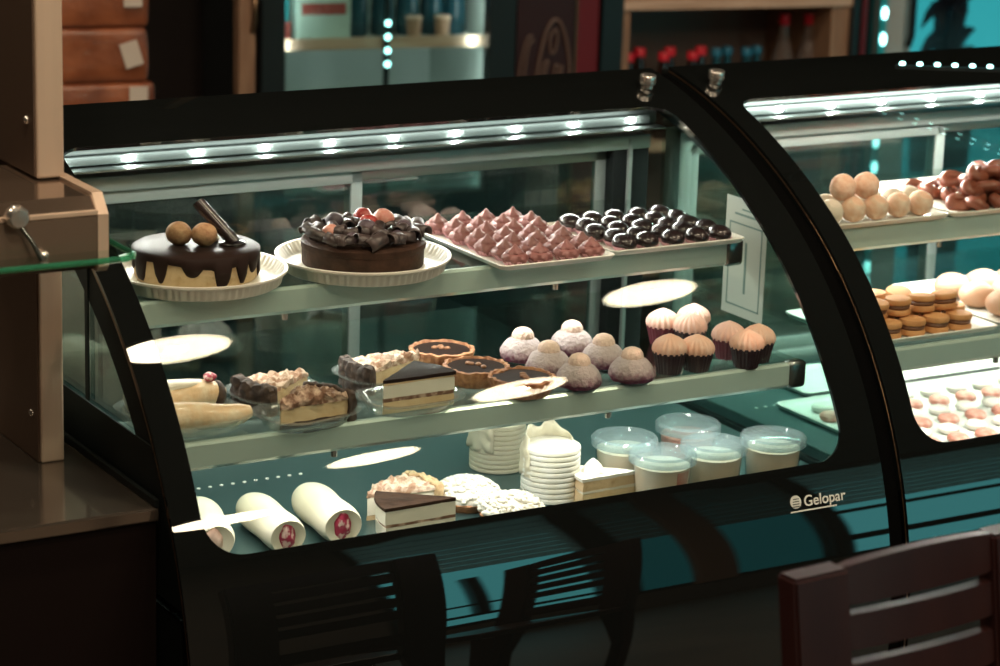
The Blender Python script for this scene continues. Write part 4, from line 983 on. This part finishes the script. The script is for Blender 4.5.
# red soda cooler with script lettering
T = bthing('soda_cooler', 'dark red soda cooler with pale script lettering on its door', 'cooler', .345, .0)
bm = B(); box(bm, -.115, .115, .01, .6, 0, 2.0, .006); obj('cabinet', bm, 'maroon', T, False)
bm = B(); box(bm, .050, .114, -.004, .01, .02, 1.98, .003); obj('door_edge', bm, 'red', T, False)
bm = B(); box(bm, -.118, .046, .0, .01, .02, 1.98); obj('door', bm, 'maroon', T, False)
bm = B(); box(bm, .046, .051, -.006, .01, .02, 1.98); obj('door_seam', bm, 'trim_bronze', T, False)
bm = B(); y = -.004
def stroke(pts, r): 
    n = len(pts); P_ = [Vector((p[0], y, p[1])) for p in pts]; out = []
    for i in range(n - 1):
        for k in range(6):
            t = k / 6; p0 = P_[max(0, i - 1)]; p1 = P_[i]; p2 = P_[i + 1]; p3 = P_[min(n - 1, i + 2)]
            out.append(.5 * ((2 * p1) + (-p0 + p2) * t + (2 * p0 - 5 * p1 + 4 * p2 - p3) * t * t + (-p0 + 3 * p1 - 3 * p2 + p3) * t ** 3))
    out.append(P_[-1]); tube(bm, out, r, 8)
stroke([(-.066, .80), (-.058, .88), (-.040, .97), (-.018, 1.01), (.004, 1.0), (.022, .95), (.034, .88), (.030, .84)], .0055)
stroke([(-.022, .93), (-.026, .96), (-.012, .985), (-.004, .97), (-.010, .93), (-.022, .925), (-.026, .96)], .004)
stroke([(-.048, .86), (-.040, .895), (-.028, .90), (-.036, .87), (-.030, .855)], .004)
stroke([(-.012, .86), (-.006, .89), (.004, .885), (.000, .86), (.008, .86), (.014, .89)], .004)
stroke([(-.112, .86), (-.100, .93), (-.088, .965), (-.076, .97)], .004); stroke([(-.096, .86), (-.086, .94), (-.070, .96)], .004)
obj('script_lettering', bm, 'script', T)
bm = B(); box(bm, .122, .182, -.01, .55, 0, 2.1); o = obj('dark_upright', bm, 'fridge_black', None, False, loc=bg(.345, 0)); o.rotation_euler = (0, 0, AZ); tag(o, 'dark upright panel between the red cooler and the wooden shelves', 'panel')
# wooden shelf unit with bottles
SU = .865
T = bthing('shelf_unit', 'wooden shelf unit with soda bottles behind the cases', 'shelf', SU, 0)
bm = B(); box(bm, -.335, -.315, 0, .42, 0, 1.5); obj('side_panel', bm, 'wood', T, False)
bm = B(); box(bm, .290, .345, 0, .42, 0, 1.5); obj('side_panel', bm, 'wood', T, False)
bm = B(); box(bm, -.315, .290, .40, .42, 0, 1.5); obj('back_panel', bm, 'shelf_back', T, False)
for z in (.30, .646, 1.033, 1.45):
    bm = B(); box(bm, -.34, .35, -.01, .41, z, z + .026, .002); obj('shelf_board', bm, 'wood_light', T, False)
zb = .672
for k, u in enumerate((.570, .622, .674, .712, .760, .805)):
    bottle('dark soda bottle with red cap on the wooden shelf, %s' % COL[k], bg(u, .045 + (k % 2) * .045, zb), AZ, .238 + .006 * (k % 2), .024, 'cola', 'cap_red', group='red-capped soda bottles')
for k, u in enumerate((.858, .905, .950, .995)):
    bottle('soda bottle with blue cap on the wooden shelf, %s' % COL[k], bg(u, .10 + (k % 2) * .03, zb), AZ, .236, .022, 'bottle_blue', 'cap_blue', group='blue-capped bottles')
for k, u in enumerate((.84, .93, 1.0)):
    bottle('low green-capped bottle before the blue caps, %s' % COL[k], bg(u, .045, zb), AZ, .198, .018, 'cola', 'cap_green', group='green-capped bottles')
for k, u in enumerate((1.072, 1.148)):
    bottle('tall clear bottle with red cap at the shelf end, the %s one' % ('left' if k == 0 else 'right'), bg(u, .12, zb), AZ, .325, .036, 'bottle_clear', 'cap_red', group='tall red-capped bottles', k=.62)
# tall teal-lit cooler with its strip of light
bm = B(); box(bm, .0, .055, -.02, .5, 0, 2.2); o = obj('dark_upright', bm, 'fridge_black', None, False, loc=bg(1.212, 0)); o.rotation_euler = (0, 0, AZ); tag(o, 'dark upright beside the teal-lit cooler', 'panel')
bm = B(); box(bm, .0, .012, -.03, -.02, 0, 2.2); o = obj('red_stripe', bm, 'red', None, False, loc=bg(1.236, 0)); o.rotation_euler = (0, 0, AZ); tag(o, 'thin red strip on the dark upright by the light string', 'strip')
T = bthing('light_string', 'vertical string of bright teal-white lights beside the pale post', 'light', 1.285, -.06)
bm = B(); box(bm, -.010, .010, 0, .012, 0, 2.2); st = obj('channel', bm, 'teal_box', T, False)
for k in range(22):
    bm = B(); blob(bm, (0, -.004, .30 + k * .072), (.0085, .005, .017), sub=2, amp=0); obj('diode', bm, 'led_teal', st)
T = bthing('glass_cooler', 'tall cooler with pale frame and bright teal interior at the top right', 'cooler', 1.62, .02)
bm = B(); box(bm, -.29, -.20, 0, .06, 0, 2.1, .004); box(bm, .56, .65, 0, .06, 0, 2.1, .004); box(bm, -.20, .56, 0, .06, 2.0, 2.1); box(bm, -.20, .56, 0, .06, 0, .1); obj('door_frame', bm, 'white_post', T, False)
bm = B(); tube(bm, [(-.225, -.03, .92), (-.225, -.045, .95), (-.225, -.045, 1.3), (-.225, -.03, 1.33)], .010, 10); obj('handle', bm, 'fridge_black', T)
bm = B(); box(bm, -.20, .56, .02, .03, .1, 2.0); obj('pane', bm, 'fridge_glass', T, False)
bm = B(); box(bm, -.29, .65, .58, .6, 0, 2.1); box(bm, -.29, -.27, .06, .58, 0, 2.1); box(bm, .63, .65, .06, .58, 0, 2.1); box(bm, -.29, .65, .06, .58, 2.06, 2.1); box(bm, -.29, .65, .06, .58, 0, .04); obj('cabinet', bm, 'teal_box', T, False)
bm = B(); box(bm, -.26, .62, .560, .575, .06, 2.0); obj('light_panel', bm, 'cooler_light', T, False)
T = bthing('dark_plant', 'dark bushy plant silhouetted against the teal light', 'plant', 1.70, .30, .04); T.scale = (1.1, 1.0, 1.34)
bm = B(); lathe(bm, [(.06, 0), (.09, .5), (.08, .5), (0, .48)], 20); obj('pot', bm, 'plant', T)
random.seed(6); bm = B()
for k in range(60):
    a = random.uniform(0, 2 * PI); e = random.uniform(.2, 1.3); ln = random.uniform(.12, .28); d = Vector((math.cos(a) * math.cos(e) * .55, math.sin(a) * math.cos(e) * .4, math.sin(e))); p0 = Vector((0, 0, .48 + .25 * random.random()))
    q = [p0 + d * ln * t + Vector((0, 0, -.10 * t * t * math.cos(e))) for t in (0, .25, .5, .75, 1)]
    tube(bm, q, [.003, .014, .018, .012, .002], 5)
obj('foliage', bm, 'plant', T); bm = B(); tube(bm, [(0, 0, .4), (.01, 0, .7), (0, .01, .85)], .012, 8); obj('stem', bm, 'plant', T)
# string of small lights along the top of the right case
T = thing('light_string', 'string of small bright lights along the top of the right case', 'light', W(3.035, 3.70, -.722), math.radians(-32))
bm = B(); box(bm, .0, .42, -.003, .003, -.004, .003); st = obj('cord', bm, 'fridge_black', T, False)
for k in range(12):
    bm = B(); blob(bm, (.012 + k * .032, 0, .006), (.006, .005, .004), sub=2, amp=0); obj('diode', bm, 'led_teal', st)

# ------------------------------------------------------------------ ceiling lights
def lamp(label, x, y, k=1.):
    T = thing('ceiling_light', label, 'ceiling light', W(x, y, .9), 0, 'round ceiling lights'); T.scale = (k, k, 1)
    bm = B(); lathe(bm, [(.150, 0), (.150, -.014), (.138, -.018), (.136, -.010), (0, -.010)], 48); obj('housing', bm, 'lamp_ring', T)
    bm = B(); lathe(bm, [(.135, -.0105), (.135, -.0125), (0, -.0125)], 48); obj('diffuser', bm, 'lamp', T)
    l = bpy.data.lights.new('bulb', 'AREA'); l.shape = 'DISK'; l.size = .05; l.energy = 8; l.color = (1., .80, .56)
    o = bpy.data.objects.new('bulb', l); C.objects.link(o); o.location = W(x, y, .9) + Vector((0, 0, -.015))
for nm, ds, x, y in (('left row', 'nearest the cases', 1.02, 2.86), ('left row', 'second from the cases', 1.02, 1.82), ('left row', 'third from the cases', 1.02, .90), ('left row', 'farthest from the cases', 1.02, -.10),
                     ('middle row', 'nearest the cases', 2.25, 2.84), ('middle row', 'farther from the cases', 2.2, .2),
                     ('right row', 'nearest the cases', 3.52, 2.86), ('right row', 'second from the cases', 3.38, 1.80), ('right row', 'third from the cases', 3.23, .92), ('right row', 'farthest from the cases', 3.12, -.16),
                     ('row behind the cases', 'added fill at left end', .2, 4.75), ('row behind the cases', 'added fill by the left counter', 1.15, 4.75), ('row behind the cases', 'added fill at right end', 6.6, 4.5)):  # the row behind the cases is added to light the background
    lamp('round warm ceiling light in the %s, %s' % (nm, ds), x, y, 1.3 if y < 0 and x > 3 else 1.)

def spot(label, x, y, tx, ty, tz, power):  # added lamps out of view that brighten the dim background
    T = thing('fill_spot', label, 'fill_spot', W(x, y, .9), 0, 'added fill spots')
    d = (W(tx, ty, tz) - W(x, y, .8)).normalized(); q = d.to_track_quat('-Z', 'Y').to_matrix()
    bm = B(); lathe(bm, [(.05, 0), (.05, -.012), (.012, -.014), (.012, -.06), (0, -.06)], 24); obj('mount', bm, 'fridge_black', T)
    bm = B(); lathe(bm, [(0, .07), (.035, .07), (.042, .05), (.045, -.05), (.040, -.05), (.036, .03), (0, .032)], 28)
    for v in bm.verts: v.co = q @ v.co + Vector((0, 0, -.10))
    obj('can', bm, 'fridge_black', T)
    l = bpy.data.lights.new('fill_spot_bulb', 'SPOT'); l.energy = power; l.color = (1., .80, .62); l.spot_size = math.radians(62); l.spot_blend = .6; l.shadow_soft_size = .02
    o = bpy.data.objects.new('fill_spot_bulb', l); C.objects.link(o); o.location = W(x, y, .9) + Vector((0, 0, -.10)) + d * .055; o.rotation_euler = d.to_track_quat('-Z', 'Y').to_euler()
spot('added unseen fill spot aimed at the wrapped packs', 1.9, 4.1, 2.4, 5.7, -1.0, 24)
spot('added unseen fill spot aimed at the fridge and soda cooler', 2.9, 4.1, 3.3, 5.9, -1.0, 6)
spot('added unseen fill spot aimed at the wooden bottle shelves', 4.0, 4.0, 4.3, 5.7, -1.05, 42)

# ------------------------------------------------------------------ world, camera, colour
w = bpy.data.worlds.new('world'); bpy.context.scene.world = w; w.use_nodes = True
bgn = w.node_tree.nodes['Background']; bgn.inputs[0].default_value = (.17, .80, .81, 1); bgn.inputs[1].default_value = 2.0
pi_, ro, az = math.radians(14.8), math.radians(1.84), math.radians(59.15)
fh = Vector((math.cos(az), math.sin(az), 0)); rt = Vector((math.sin(az), -math.cos(az), 0))
fw = fh * math.cos(pi_) + Vector((0, 0, -1)) * math.sin(pi_); up = rt.cross(fw)
r2 = rt * math.cos(ro) + up * math.sin(ro); u2 = -rt * math.sin(ro) + up * math.cos(ro)
cam = bpy.data.cameras.new('camera'); cam.sensor_fit = 'HORIZONTAL'; cam.sensor_width = 36; cam.lens = 93.6; cam.clip_start = .05
cam.dof.use_dof = True; cam.dof.focus_distance = 4.0; cam.dof.aperture_fstop = 4.4
co = bpy.data.objects.new('camera', cam); C.objects.link(co)
m4 = Matrix((r2, u2, -fw)).transposed().to_4x4(); m4.translation = W(0, 0, 0); co.matrix_world = m4
sc = bpy.context.scene; sc.camera = co
sc.view_settings.view_transform = 'Standard'; sc.view_settings.look = 'None'; sc.view_settings.gamma = 1; sc.view_settings.use_curve_mapping = False; sc.view_settings.exposure = 0
cy = sc.cycles; cy.transparent_max_bounces = 48; cy.max_bounces = 12; cy.glossy_bounces = 6; cy.diffuse_bounces = 3; cy.use_denoising = True; cy.caustics_reflective = False; cy.caustics_refractive = False; cy.sample_clamp_indirect = 4
